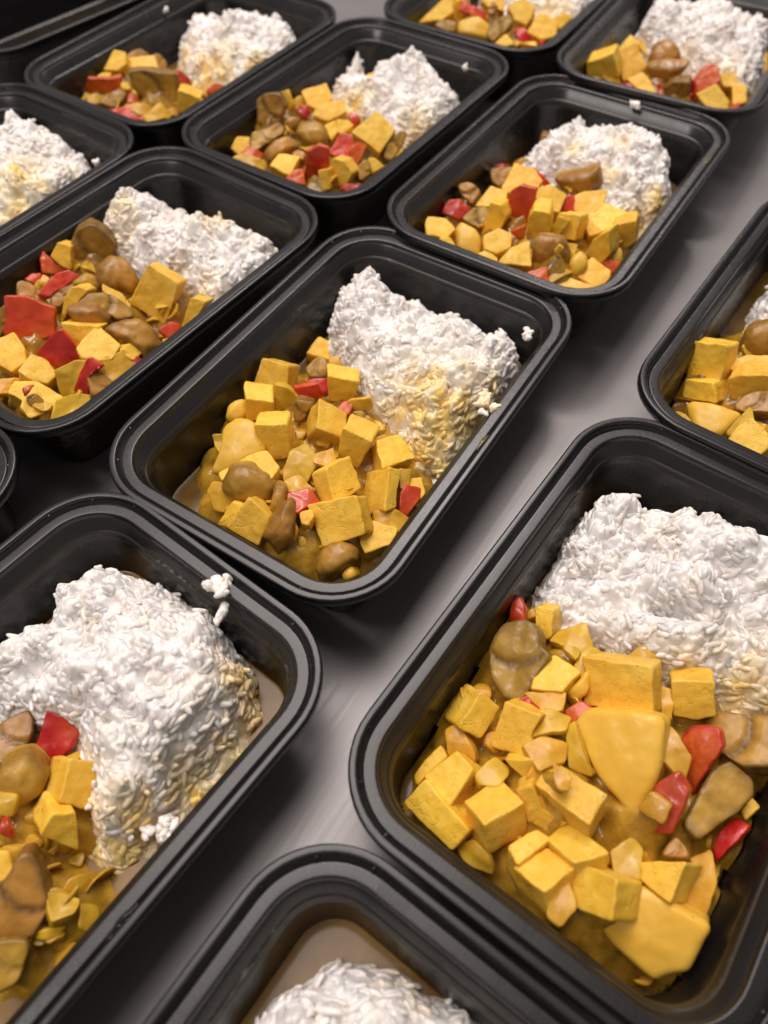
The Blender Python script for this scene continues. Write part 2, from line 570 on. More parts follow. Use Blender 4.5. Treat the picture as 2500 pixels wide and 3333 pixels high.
ITEMS = [
 ('T','E',(-2.1, 48.9, -22.5),(0.3279, -0.3418, -0.2064, 0.8562),12.0,((11.5, -0.0), (-3.2, 10.0), (-10.1, -0.7), (1.8, -9.3)),
  'tofu cube topmost at the far end of the pile in the central tray'),
 ('T','E',(-25.1, 41.8, -18.9),(0.6076, 0.0346, -0.6474, 0.4588),12.0,((0.5, 8.6), (-4.5, 1.7), (-6.7, -2.2), (0.1, -8.1), (10.6, 0.0)),
  'rounded tofu cube just below the topmost cube in the central tray'),
 ('T','E',(-38.4, 21.2, -17.8),(0.652, -0.078, -0.5539, 0.5118),12.0,((-3.7, 10.3), (-10.3, -0.1), (2.1, -10.3), (11.9, -0.0)),
  'ragged tofu block left of the striped cube in the central tray'),
 ('P','E',(-32.9, 51.6, -23.6),(0.1825, -0.1676, -0.2419, 0.9381),10.0,((7.0, -0.0), (5.4, 3.3), (-2.4, 6.1), (-6.5, -1.3), (-4.9, -3.4), (1.4, -4.7)),
  'dull potato piece half hidden behind the big potato in the central tray'),
 ('P','E',(-50.4, 34.1, -26.1),(0.1491, -0.2322, -0.0865, 0.9573),22.0,((7.1, -3.6), (17.6, 0.0), (9.8, 8.9), (0.7, 7.7), (-8.9, 12.2), (-14.2, -2.3), (-10.0, -10.4), (-2.1, -12.4)),
  'large smooth potato chunk against the left wall in the central tray'),
 ('O','E',(-54.4, 43.8, -21.4),(0.2712, 0.2592, 0.0335, -0.9264),4.0,((1.6, -2.7), (4.9, 0.0), (-0.5, 3.3), (-3.0, 2.6), (-3.0, -3.2)),
  'small onion chip stuck to the big potato in the central tray'),
 ('T','E',(-62.1, 17.6, -19.2),(0.4073, -0.0324, 0.015, 0.9126),8.0,((12.9, 4.4), (1.2, 3.8), (-8.5, 8.4), (-12.0, 2.4), (-7.9, -6.7), (-3.9, -7.5), (4.2, -4.7), (14.1, -0.0)),
  'flat tofu slab lying behind the brown mushroom block in the central tray'),
 ('M','E',(-67.1, 16.2, -19.7),(0.5227, 0.4779, -0.0054, -0.7059),15.0,((-5.1, -10.9), (1.4, -8.2), (5.6, -4.0), (13.8, -0.0), (7.6, 10.4), (2.8, 10.3), (-6.2, 6.6), (-10.6, 1.1), (-9.3, -5.4)),
  'big tan mushroom block near the sauce corner in the central tray'),
 ('O','E',(-78.4, 24.8, -24.7),(0.7333, 0.3255, -0.1227, -0.5842),7.0,((-5.2, -0.0), (-0.6, -5.3), (4.8, -4.9), (6.9, 0.0), (-0.8, 5.6), (-5.0, 4.6)),
  'glassy onion piece with brown edge in the sauce corner in the central tray'),
 ('T','E',(-80.6, 14.1, -26.8),(0.24, -0.3211, -0.1924, 0.8957),12.0,((7.5, -0.0), (4.0, 5.0), (-7.3, -0.5), (-4.2, -4.6)),
  'narrow tofu strip behind the tofu at the near rim in the central tray'),
 ('T','E',(-80.2, 2.3, -23.9),(0.376, -0.2736, -0.2531, 0.8484),12.0,((11.0, 0.0), (-0.2, 10.7), (-9.0, -0.2), (-1.7, -10.4)),
  'tofu cube touching the near left rim in the central tray'),
 ('M','E',(-67.1, -1.5, -20.1),(0.1086, 0.404, 0.208, -0.8842),10.0,((6.5, -2.4), (8.1, 0.0), (-0.7, 3.6), (-6.8, 2.3), (-7.2, -3.5)),
  'ribbed mushroom stem right of the tan mushroom block in the central tray'),
 ('M','E',(-77.2, -10.2, -22.8),(0.8682, 0.233, -0.4224, 0.1165),14.0,((4.3, 5.0), (-5.0, 7.6), (-9.3, 1.3), (-12.4, -3.4), (0.3, -6.3), (8.6, -4.2), (13.6, 0.0)),
  'cone shaped mushroom stem leaning toward the near rim in the central tray'),
 ('R','E',(-65.0, -13.0, -17.8),(0.8674, 0.0487, 0.088, -0.4874),3.0,((-5.3, -1.6), (-1.3, -6.3), (2.0, -2.8), (8.5, 0.0), (2.8, 7.5), (-6.8, 3.3)),
  'wet red pepper piece beneath the striped tofu in the central tray'),
 ('O','E',(-47.6, 1.2, -17.8),(0.9781, 0.1323, -0.0656, 0.1468),3.0,((-4.8, 4.8), (-8.8, 2.1), (-6.2, -4.8), (4.3, -6.7), (10.5, -0.0), (5.0, 4.6)),
  'large glassy onion petal in the middle of the pile in the central tray'),
 ('O','E',(-60.0, -5.0, -18.4),(0.4643, 0.042, -0.037, 0.8839),5.0,((3.6, 2.4), (-2.7, 3.2), (-7.1, -0.0), (-2.1, -5.6), (8.3, -0.0)),
  'tan onion strip above the wet red pepper in the central tray'),
 ('O','E',(-40.1, -8.8, -14.8),(0.9895, 0.1289, -0.0613, 0.0231),3.0,((-3.9, 3.0), (-2.9, -3.5), (2.2, -4.2), (5.1, -0.0), (-0.5, 4.7)),
  'small onion chip just above the pitted tofu in the central tray'),
 ('T','E',(-19.6, 5.1, -18.9),(0.7869, 0.2011, -0.1755, 0.5564),14.0,((0.0, 8.8), (-11.0, -0.3), (-0.3, -8.5), (11.2, 0.0)),
  'large striped tofu cube at the centre of the pile in the central tray'),
 ('T','E',(-21.5, -14.3, -16.9),(0.7548, -0.049, -0.5775, 0.3072),13.0,((-2.3, 8.6), (-9.8, 1.8), (1.1, -10.4), (11.0, -0.0)),
  'tofu cube right of the striped cube in the central tray'),
 ('T','E',(-16.9, -29.7, -24.1),(0.0426, 0.0474, 0.1654, -0.9842),15.0,((10.9, 0.0), (-2.5, 10.2), (-8.8, -1.1), (0.4, -9.0)),
  'smooth square tofu cube beside the yellow rice in the central tray'),
 ('T','E',(-46.7, -19.2, -17.4),(0.1845, 0.0808, 0.3323, -0.9214),12.0,((11.9, -0.0), (0.4, 9.5), (-11.1, -0.3), (-1.2, -9.1)),
  'pitted tofu cube resting on the largest slab in the central tray'),
 ('T','E',(-61.4, -33.1, -19.7),(0.6565, -0.2511, -0.243, 0.6685),9.0,((1.7, 13.1), (-13.1, -0.2), (-3.5, -13.0), (14.9, 0.0)),
  'largest tofu slab at the front of the pile in the central tray'),
 ('T','E',(-70.6, -20.9, -18.0),(0.988, 0.046, -0.1418, 0.0403),7.0,((-3.6, 1.2), (-3.0, -2.5), (2.0, -2.6), (4.1, 0.0), (0.5, 4.0)),
  'tofu nub stuck to the left end of the largest slab in the central tray'),
 ('T','E',(-35.8, -37.1, -24.5),(0.1537, 0.0626, 0.3847, -0.908),15.0,((1.7, -2.7), (10.8, -0.0), (6.6, 4.6), (-1.2, 1.9), (-9.9, 1.5), (-7.9, -5.3)),
  'notched tofu block with a broken top in the central tray'),
 ('O','E',(-24.9, -43.4, -22.9),(0.0941, 0.1155, 0.1474, -0.9778),4.0,((5.0, 0.0), (1.8, 2.7), (-4.0, 1.0), (-2.8, -3.7)),
  'onion chip between the square cube and the orange pepper in the central tray'),
 ('T','E',(-24.3, -49.6, -30.9),(0.214, 0.1774, 0.0479, -0.9594),10.0,((3.8, -2.6), (7.2, -0.0), (0.8, 4.1), (-6.5, 1.8), (-5.3, -3.4)),
  'small tofu piece behind the orange red pepper in the central tray'),
 ('R','E',(-32.1, -49.9, -25.9),(0.9701, 0.2034, -0.0496, -0.1224),4.0,((-1.6, 3.9), (-7.0, -1.5), (-5.6, -5.4), (3.7, -2.9), (8.1, -0.0), (2.5, 5.9)),
  'orange red pepper piece by the near right wall in the central tray'),
 ('T','E',(-57.2, -48.4, -31.4),(0.9451, 0.0911, -0.0616, -0.3078),14.0,((-6.8, 3.8), (-7.6, -5.6), (3.7, -5.7), (9.8, -0.0), (1.0, 7.6)),
  'glossy tofu block low by the near right rim in the central tray'),
 ('O','E',(-45.8, -48.2, -26.9),(0.8825, 0.168, 0.0017, -0.4393),6.0,((-5.4, -1.7), (3.4, -5.7), (7.6, -0.0), (0.5, 4.3), (-6.0, 3.2)),
  'ribbed brown onion piece under the orange pepper in the central tray'),
 ('M','E',(-75.3, -40.0, -33.3),(0.2138, -0.1189, -0.0486, 0.9684),22.0,((10.6, 0.0), (7.5, 4.3), (0.5, 5.6), (-6.8, 5.6), (-9.6, 1.8), (-8.8, -4.6), (-0.6, -7.2), (7.3, -5.5)),
  'whole brown mushroom cap at the near corner in the central tray'),
 ('P','E',(-77.4, -47.5, -30.9),(0.7203, 0.2493, -0.226, -0.6066),8.0,((-1.1, -3.7), (4.5, 0.0), (0.0, 4.3), (-3.4, -0.6)),
  'pale cut mushroom stem tip at the near corner in the central tray'),
 ('P','E',(-74.7, -19.4, -31.4),(0.8192, 0.0574, -0.1937, 0.5367),10.0,((-3.2, 4.6), (-5.3, -0.4), (2.4, -4.2), (6.0, -0.0)),
  'submerged potato piece under the largest slab in the central tray'),
 ('R','E',(-7.6, 23.8, -17.0),(0.516, -0.1258, -0.5726, 0.6245),3.0,((4.7, 4.6), (-4.3, 3.3), (-7.0, -1.3), (-1.4, -6.6), (7.9, 0.0)),
  'dark red pepper piece behind the striped cube in the central tray'),
 ('R','E',(1.3, 26.8, -21.9),(0.5402, -0.0517, -0.1171, 0.8318),3.0,((3.7, -0.3), (-1.7, 2.8), (-6.1, 2.7), (-5.4, -5.2), (9.5, -0.0)),
  'red pepper strip behind the dark red piece in the central tray'),
 ('T','E',(8.4, 14.9, -19.6),(0.6163, -0.0182, -0.6357, 0.4644),10.0,((-0.4, 8.9), (-8.1, 0.4), (-2.1, -9.3), (10.6, 0.0)),
  'amber tofu cube behind the small mushroom in the central tray'),
 ('R','E',(-4.9, 3.3, -18.7),(0.9521, 0.1121, -0.1946, -0.2074),3.0,((-4.6, 1.6), (-0.9, -4.7), (5.1, 0.0), (0.5, 3.2)),
  'bright red pepper corner under the amber chip in the central tray'),
 ('O','E',(-0.9, -2.2, -16.9),(0.378, -0.3326, -0.4339, 0.7472),4.0,((0.7, 2.8), (-5.3, 2.4), (-4.9, -2.4), (3.0, -2.9), (6.6, -0.0)),
  'amber onion chip touching the yellow rice in the central tray'),
 ('M','E',(-7.5, -9.1, -19.4),(0.6413, 0.0437, -0.2263, 0.7318),7.0,((2.7, 1.0), (-2.6, 2.3), (-6.5, 1.6), (-3.9, -1.3), (3.1, -3.7), (7.4, 0.0)),
  'small dark mushroom slice beside the yellow rice in the central tray'),
 ('M','E',(-15.7, 21.6, -19.8),(0.0466, -0.4154, -0.291, 0.8606),10.0,((7.3, 0.0), (3.9, 2.7), (-2.2, 1.8), (-6.6, 2.1), (-2.3, -6.6)),
  'dark mushroom piece left of the striped cube in the central tray'),
 ('O','E',(-16.7, 32.5, -18.7),(0.0497, -0.4496, -0.3117, 0.8356),6.0,((8.2, -0.0), (5.1, 4.7), (-4.6, 5.5), (-5.7, -2.6), (-3.1, -7.5)),
  'onion and tofu scrap under the topmost cube in the central tray'),
 ('T','E',(53.7, 44.5, -36.0),(0.1584, 0.1913, 0.209, -0.9459),12.0,((11.2, -0.0), (-4.8, 9.2), (-9.8, -0.6), (3.3, -8.6)),
  'tofu cube tucked under the edge of the white rice in the central tray'),
 ('T','E',(36.5, 48.5, -38.8),(0.3267, -0.0239, -0.1665, 0.9301),10.0,((-0.8, 6.6), (-9.4, 0.9), (0.4, -7.5), (9.8, 0.0)),
  'tofu piece by the far wall under the rice in the central tray'),
 ('M','E',(16.7, 36.5, -28.3),(0.4721, -0.1505, -0.1948, 0.8465),9.0,((4.3, 5.0), (-4.5, 4.5), (-6.1, -2.8), (-0.5, -6.7), (6.7, 0.0)),
  'pale mushroom wedge by the far wall in the central tray'),
 ('O','E',(27.1, 31.0, -29.9),(0.9702, 0.1332, -0.1823, 0.0876),5.0,((-5.0, -0.0), (-0.1, -4.9), (5.1, 0.0), (0.1, 4.9)),
  'onion bit below the tofu under the rice in the central tray'),
 ('T','K',(-106.2, -124.5, -24.9),(0.2562, -0.0647, -0.3145, 0.9117),13.0,((2.5, 7.6), (-8.0, 0.5), (-3.5, -8.0), (9.0, -0.0)),
  'speckled tofu cube nearest the long left wall in the lower right tray'),
 ('O','K',(-119.4, -127.5, -27.4),(0.9458, -0.1201, -0.189, 0.2353),9.0,((-3.0, 3.7), (-2.6, 0.8), (-4.4, -4.6), (-1.5, -4.6), (6.8, -0.0), (4.7, 4.7)),
  'orange onion chunk below the speckled cube in the lower right tray'),
 ('T','K',(-130.3, -122.2, -35.0),(0.9841, -0.1222, -0.1292, -0.0018),12.0,((-6.0, 3.5), (-7.8, 0.9), (5.6, -4.5), (8.2, -0.0)),
  'shaded tofu strip low against the left wall in the lower right tray'),
 ('T','K',(-130.7, -132.2, -26.2),(0.2278, 0.1386, -0.1858, -0.9457),13.0,((10.0, 0.0), (-2.1, 8.0), (-8.2, 1.7), (0.2, -9.7)),
  'tofu cube lying in the left corner cluster in the lower right tray'),
 ('T','K',(-143.3, -133.8, -28.6),(0.5814, -0.2864, -0.1016, 0.7547),12.0,((-7.4, 8.9), (-12.0, 1.3), (6.4, -10.2), (13.0, 0.0)),
  'cratered tofu slab in the near left corner in the lower right tray'),
 ('T','K',(-136.4, -150.1, -22.1),(0.8144, -0.2448, 0.0272, -0.5255),13.0,((-2.2, -9.4), (10.2, -0.0), (1.6, 9.9), (-9.6, -0.5)),
  'big clean tofu cube right of the cratered slab in the lower right tray'),
 ('T','K',(-123.2, -161.5, -22.0),(0.6789, 0.2903, -0.259, -0.6227),10.0,((-3.2, -4.7), (5.8, -6.1), (10.4, -0.0), (1.0, 0.7), (-4.9, 7.3), (-9.1, 2.9)),
  'crumbly tofu scrap under the onion topped cube in the lower right tray'),
 ('T','K',(-118.2, -170.0, -19.2),(0.4175, -0.1118, -0.0717, -0.8989),12.0,((12.7, 0.0), (5.4, 10.3), (-12.2, -0.5), (-5.9, -9.8)),
  'onion topped tofu cube below the potato wedge in the lower right tray'),
 ('O','K',(-117.4, -164.3, -6.4),(0.8669, -0.059, 0.1087, 0.4828),2.0,((-1.1, 2.6), (-4.0, 0.5), (0.2, -3.1), (5.0, -0.0)),
  'thin onion flake lying on top of a tofu cube in the lower right tray'),
 ('T','K',(-133.6, -179.5, -22.5),(0.741, -0.2313, 0.0044, -0.6304),12.0,((1.7, -6.9), (11.0, -0.0), (-3.8, 8.0), (-8.9, -1.1)),
  'dotted tofu cube in the middle of the front row in the lower right tray'),
 ('T','K',(-141.3, -165.8, -25.2),(0.0199, -0.1444, -0.1158, -0.9825),12.0,((7.8, 0.0), (-5.0, 5.4), (-6.4, 0.4), (3.6, -5.8)),
  'grooved tofu cube behind the split tofu block in the lower right tray'),
 ('T','K',(-146.0, -175.9, -24.8),(0.5048, 0.0197, 0.2731, 0.8187),15.0,((0.4, 8.8), (-9.4, -0.8), (-0.9, -7.9), (9.9, 0.0)),
  'split tofu block by the near left rim in the lower right tray'),
 ('O','K',(-150.2, -181.4, -19.4),(0.9934, -0.0518, 0.0342, 0.0962),4.0,((-4.3, 2.4), (-5.4, -1.1), (0.0, -4.2), (7.4, -0.0), (2.3, 2.9)),
  'amber onion sliver on the split tofu block in the lower right tray'),
 ('T','K',(-138.4, -192.3, -21.6),(0.7899, -0.3842, -0.0343, 0.4767),13.0,((1.9, 10.3), (-10.0, -0.6), (-3.1, -9.7), (11.2, 0.0)),
  'front tofu cube resting on the low potato in the lower right tray'),
 ('P','K',(-140.2, -213.1, -31.6),(0.9032, 0.0307, -0.266, -0.3355),13.0,((-15.4, 10.8), (-11.2, 1.3), (-4.2, -10.1), (0.7, -9.3), (6.8, -10.5), (20.0, -0.0), (3.2, 17.7)),
  'large potato slab low in the near right corner in the lower right tray'),
 ('T','K',(-122.5, -208.4, -22.8),(0.8798, -0.1798, -0.2854, -0.335),12.0,((-7.0, 2.5), (0.2, -8.1), (10.8, 0.0), (-4.0, 5.6)),
  'pale tofu cube behind the low potato slab in the lower right tray'),
 ('O','K',(-116.9, -220.1, -27.6),(0.9976, -0.0331, -0.0486, 0.0356),7.0,((-8.3, 1.6), (-7.8, -3.1), (2.2, -3.7), (10.1, -0.0), (3.7, 5.2)),
  'glassy onion piece right of the pale tofu cube in the lower right tray'),
 ('P','K',(-89.7, -180.8, -18.1),(0.2504, 0.2457, -0.2038, -0.914),17.0,((8.2, -10.7), (22.6, -0.0), (13.0, 7.4), (4.6, 11.8), (-10.2, 14.9), (-13.5, 4.1), (-14.8, -10.1), (-10.0, -17.4)),
  'large smooth potato wedge on top of the pile in the lower right tray'),
 ('O','K',(-83.9, -193.0, -12.7),(0.3531, 0.0117, -0.0762, -0.9324),3.0,((2.5, -4.6), (10.0, 0.0), (3.4, 4.2), (-7.8, 1.8), (-8.1, -1.5)),
  'onion petal draped over the potato wedge corner in the lower right tray'),
 ('R','K',(-78.0, -201.7, -17.8),(0.1343, 0.3044, -0.2423, -0.9114),4.0,((2.1, -3.0), (9.0, -7.7), (13.8, 0.0), (-3.7, 8.9), (-8.6, 7.1), (-8.3, -1.0), (-4.3, -4.2)),
  'upper red pepper piece beside the potato wedge in the lower right tray'),
 ('R','K',(-103.4, -198.4, -16.7),(0.2696, -0.3305, 0.0866, 0.9003),4.0,((6.3, 5.1), (1.3, 7.5), (-10.4, 0.0), (-10.9, -6.5), (0.1, -6.2), (13.5, 0.0)),
  'lower red pepper piece with onion stuck on it in the lower right tray'),
 ('O','K',(-107.0, -195.4, -10.3),(0.415, -0.3374, 0.0287, 0.8445),4.0,((-0.8, 4.5), (-4.6, -0.2), (0.2, -4.2), (5.2, 0.0)),
  'square onion bit stuck on the lower red pepper in the lower right tray'),
 ('M','K',(-86.9, -215.4, -24.5),(0.0436, -0.0513, 0.0156, 0.9976),14.0,((17.4, 0.0), (-4.9, 8.3), (-10.0, 6.1), (-11.7, -2.4), (-6.1, -5.9), (15.4, -6.1)),
  'tall tan mushroom slice standing by the right wall in the lower right tray'),
 ('M','K',(-61.0, -217.0, -26.0),(0.6603, -0.0564, -0.2171, -0.7167),12.0,((-4.6, -7.9), (4.3, -8.8), (11.7, -5.0), (13.0, 0.0), (5.1, 11.4), (-4.9, 7.1), (-11.8, 4.5), (-12.9, -1.3)),
  'dark mushroom half at the right edge of the pile in the lower right tray'),
 ('R','K',(-96.2, -224.0, -27.4),(0.0841, -0.1292, 0.2182, 0.9637),4.0,((9.4, 0.0), (-0.6, 3.2), (-6.8, 3.3), (-6.5, -1.2), (-2.0, -2.7), (6.5, -2.5)),
  'dark red pepper piece low by the right wall in the lower right tray'),
 ('T','K',(-82.8, -227.9, -31.3),(0.008, 0.0674, -0.1197, -0.9905),8.0,((4.5, 0.0), (-2.3, 2.7), (-4.4, -0.3), (2.2, -2.3)),
  'tofu corner peeking out behind the tall mushroom in the lower right tray'),
 ('M','K',(-113.2, -208.6, -22.0),(0.6457, -0.1129, -0.1403, -0.742),8.0,((-2.7, -4.7), (5.5, 0.0), (2.2, 2.4), (-1.9, 4.1), (-3.1, -1.9)),
  'mushroom scrap under the lower red pepper in the lower right tray'),
 ('O','K',(-124.4, -195.5, -22.9),(0.9923, -0.0722, 0.038, 0.0932),6.0,((-5.5, 2.3), (-4.7, -3.9), (3.8, -3.4), (6.2, -0.0), (0.2, 4.9)),
  'olive onion layer behind the front tofu row in the lower right tray'),
 ('M','K',(-77.2, -132.5, -22.3),(0.2037, 0.2035, -0.1706, -0.9423),11.0,((6.3, -11.6), (13.4, -6.8), (16.3, 0.0), (9.1, 4.7), (2.3, 7.6), (-1.0, 11.6), (-4.2, 6.8), (-11.0, 6.4), (-14.7, 1.5), (-12.5, -7.7), (-3.9, -12.6)),
  'big mushroom slice with dark gills near the left wall in the lower right tray'),
 ('R','K',(-57.2, -120.2, -25.0),(0.0492, -0.3021, 0.0521, 0.9506),4.0,((6.4, -0.0), (2.1, 5.0), (-2.6, 1.6), (-5.1, -2.7), (-0.8, -3.8)),
  'small red pepper tip against the left wall in the lower right tray'),
 ('O','K',(-55.0, -125.7, -25.9),(0.9609, -0.0172, -0.101, -0.2572),3.0,((-2.4, -0.6), (1.3, -2.0), (2.8, 0.0), (1.0, 1.8), (-2.7, 0.7)),
  'tiny onion bit beside the red pepper tip in the lower right tray'),
 ('T','K',(-54.0, -133.3, -27.4),(0.8418, -0.2338, -0.2919, 0.3892),11.0,((-0.8, 4.4), (-5.9, 2.1), (-5.3, -0.5), (4.2, -6.0), (7.8, 0.0)),
  'narrow tofu piece under the rice by the left wall in the lower right tray'),
 ('O','K',(-61.0, -145.3, -21.6),(0.6861, -0.0529, -0.0929, -0.7196),6.0,((-2.6, -2.9), (5.3, -4.1), (8.4, 0.0), (0.7, 8.1), (-5.0, 1.6), (-6.8, -2.8)),
  'amber onion wedge touching the white rice in the lower right tray'),
 ('T','K',(-79.0, -146.3, -23.5),(0.8802, -0.0716, -0.0667, -0.4644),13.0,((-8.9, -4.4), (1.9, -7.5), (10.0, -0.0), (1.6, 7.4), (-4.6, 4.5)),
  'plain tofu cube behind the big mushroom slice in the lower right tray'),
 ('O','K',(-66.4, -146.6, -17.2),(0.918, 0.0179, -0.013, -0.3959),3.0,((-2.7, 0.4), (0.6, -3.4), (3.5, 0.0), (-1.5, 3.0)),
  'small onion chip on the plain tofu cube in the lower right tray'),
 ('O','K',(-66.4, -154.5, -19.3),(0.1685, -0.0408, 0.0671, 0.9826),5.0,((7.5, -0.0), (3.0, 3.0), (0.7, 0.4), (-6.2, 3.5), (-5.2, -2.8), (0.2, -4.0)),
  'folded onion piece left of the crumbly tofu square in the lower right tray'),
 ('P','K',(-76.3, -155.7, -21.4),(0.9252, 0.0219, -0.3788, 0.0104),9.0,((-7.5, -0.5), (2.5, -3.6), (8.4, 0.0), (-3.4, 4.1)),
  'pale potato strip between two tofu cubes in the lower right tray'),
 ('O','K',(-90.4, -146.8, -17.4),(0.9535, -0.0904, -0.0381, -0.2851),4.0,((-3.4, 2.1), (-2.9, -3.7), (2.7, -5.6), (7.4, -0.0), (0.6, 2.0), (-4.4, 5.2)),
  'curled onion piece below the big mushroom slice in the lower right tray'),
 ('R','K',(-93.9, -142.1, -19.6),(0.6589, -0.056, -0.1785, -0.7286),3.0,((-0.5, -1.3), (5.3, 0.0), (-1.6, 2.4), (-3.2, -1.1)),
  'sliver of red pepper under the curled onion in the lower right tray'),
 ('T','K',(-67.8, -167.6, -17.9),(0.5717, 0.2351, -0.3299, -0.7135),12.0,((-7.7, -5.3), (-4.8, -12.9), (9.2, -4.8), (16.2, 0.0), (6.2, 14.7), (-4.5, 7.6), (-14.5, 0.7)),
  'wide crumbly tofu square behind the potato wedge in the lower right tray'),
 ('T','K',(-55.3, -194.6, -22.8),(0.9133, 0.0698, -0.393, -0.0813),12.0,((-8.3, 2.3), (-4.4, -4.6), (0.9, -8.2), (10.8, 0.0), (1.1, 10.6)),
  'cracked tofu cube at the edge of the yellow rice in the lower right tray'),
 ('O','K',(-52.1, -173.4, -22.6),(0.5037, -0.1166, 0.087, 0.8516),4.0,((1.1, 4.4), (-4.2, 3.8), (-5.2, -3.1), (0.7, -5.1), (7.6, 0.0)),
  'onion piece behind the wide crumbly square in the lower right tray'),
 ('O','K',(-64.5, -185.2, -23.1),(0.8994, -0.1265, -0.0159, 0.4182),6.0,((-2.8, 5.3), (-6.1, -0.4), (1.9, -4.9), (7.0, 0.0)),
  'brown onion mush between the two crumbly tofu pieces in the lower right tray'),
 ('R','K',(-88.5, -159.7, -17.1),(0.9059, -0.1082, -0.1634, -0.3754),3.0,((-4.5, -4.4), (-1.3, -1.9), (6.3, 0.0), (2.7, 3.7), (-3.3, 2.6)),
  'red pepper corner behind the potato wedge in the lower right tray'),
 ('T','K',(-102.4, -145.4, -20.3),(0.2938, -0.3353, 0.0083, 0.8951),12.0,((0.7, 9.8), (-3.9, 2.0), (-9.7, -0.9), (0.1, -10.9), (12.8, -0.0)),
  'browned tofu cube left of the potato wedge in the lower right tray'),
 ('O','K',(-99.6, -151.4, -14.7),(0.922, -0.0986, -0.0381, -0.3725),4.0,((-6.3, -2.1), (-1.3, -2.8), (4.6, -3.7), (7.8, -0.0), (1.7, 4.9), (-6.5, 3.7)),
  'amber onion layer on the browned tofu cube in the lower right tray'),
 ('O','K',(-108.2, -155.9, -15.4),(0.5909, 0.0295, 0.0325, 0.8055),4.0,((1.7, 6.3), (-5.2, 1.8), (-5.5, -3.6), (1.4, -4.4), (7.6, -0.0)),
  'lower onion layer beside the potato wedge in the lower right tray'),
 ('O','K',(-100.7, -164.0, -16.5),(0.4556, 0.2059, -0.2661, -0.8242),6.0,((4.1, -4.7), (9.2, 0.0), (-6.5, 3.8), (-6.8, 0.8)),
  'tall onion strip along the potato wedge side in the lower right tray'),
 ('T','K',(-113.2, -153.1, -20.8),(0.6103, -0.301, -0.276, 0.6788),9.0,((-2.8, 4.8), (-5.6, 0.2), (-0.4, -5.0), (8.8, 0.0)),
  'flat tofu piece above the dark sauce gap in the lower right tray'),
 ('O','K',(-125.0, -142.5, -20.3),(0.9466, -0.0123, 0.0724, -0.3141),5.0,((-4.7, -1.8), (0.6, -4.5), (5.7, 0.0), (3.2, 4.5), (-4.8, 1.8)),
  'torn onion scrap between two tofu cubes in the lower right tray'),
 ('O','K',(-150.2, -149.8, -27.7),(0.5581, 0.1287, -0.2183, -0.7902),4.0,((-1.4, -3.6), (7.1, 0.0), (2.9, 4.1), (-2.8, 2.5), (-5.8, -3.0)),
  'onion and pepper scrap by the near left rim in the lower right tray'),
 ('T','L',(-208.8, -12.6, -25.8),(0.8805, 0.3693, 0.1962, -0.2232),13.0,((-5.7, 4.0), (-9.2, -1.9), (3.7, -12.3), (13.6, -0.0), (-2.3, 10.2)),
  'glossy tofu cube leaning on the white rice in the lower left tray'),
 ('T','L',(-220.7, -16.2, -24.4),(0.5165, 0.3479, 0.3021, -0.7218),15.0,((11.5, -0.0), (-2.1, 5.8), (-6.9, 0.4), (-2.5, -6.2)),
  'folded tofu cube with red streak below the glossy cube in the lower left tray'),
 ('R','L',(-202.2, 5.1, -25.5),(0.8893, 0.0867, -0.1918, 0.406),4.0,((1.9, 4.8), (-3.1, 9.5), (-9.0, 4.8), (-6.5, 0.2), (-3.7, -5.8), (1.1, -9.2), (8.2, -4.3), (11.2, -0.0)),
  'red pepper piece with black speck beside the rice in the lower left tray'),
 ('M','L',(-209.8, 18.3, -25.6),(0.1002, -0.06, 0.117, -0.9862),10.0,((11.1, 0.0), (8.4, 3.4), (4.2, 5.0), (-3.1, 4.9), (-8.2, 2.3), (-9.8, -1.9), (-4.0, -6.4), (1.2, -7.3)),
  'sliced mushroom with dark gills at the left edge in the lower left tray'),
 ('M','L',(-216.6, 4.2, -24.7),(0.1601, 0.2448, 0.2498, -0.923),18.0,((4.4, -7.4), (11.4, -0.0), (7.7, 2.8), (2.3, 6.7), (-4.5, 7.4), (-8.2, 3.1), (-9.7, -3.1), (-3.5, -9.6)),
  'brown mushroom cap left of the glossy tofu in the lower left tray'),
 ('O','L',(-206.9, -3.4, -26.0),(0.9928, 0.0775, 0.0738, -0.0545),5.0,((-6.5, -1.3), (-0.5, 1.2), (5.6, -3.0), (6.7, 0.0), (0.3, 1.3), (-5.7, 1.8)),
  'onion strip between the red pepper and glossy tofu in the lower left tray'),
 ('O','L',(-227.1, -1.2, -18.4),(0.791, 0.0513, -0.1749, 0.5841),7.0,((-0.7, 3.5), (-4.0, 0.4), (-0.1, -3.9), (4.8, 0.0)),
  'small mushroom bit at the left edge in the lower left tray'),
 ('R','L',(-232.8, -6.8, -19.0),(0.4542, 0.1521, 0.0741, -0.8747),3.0,((1.6, -2.1), (4.7, -0.0), (1.5, 1.7), (-3.7, 1.1), (-4.1, -0.7)),
  'red pepper scrap left of the folded tofu in the lower left tray'),
 ('T','L',(-239.8, -16.0, -22.0),(0.8017, 0.0152, -0.1497, 0.5785),14.0,((-2.9, 5.2), (-5.7, -1.3), (2.5, -3.9), (6.1, 0.0)),
  'orange lit tofu piece at the left edge in the lower left tray'),
 ('M','L',(-243.9, -26.3, -23.4),(0.0298, 0.1184, 0.2368, -0.9639),14.0,((-3.3, -7.8), (4.1, -7.2), (13.9, 0.0), (12.0, 4.1), (6.9, 10.1), (0.7, 8.4), (-3.6, 6.7), (-8.9, 0.4), (-12.1, -6.2), (-9.6, -8.5)),
  'wide mushroom slice with curled gills by the corner in the lower left tray'),
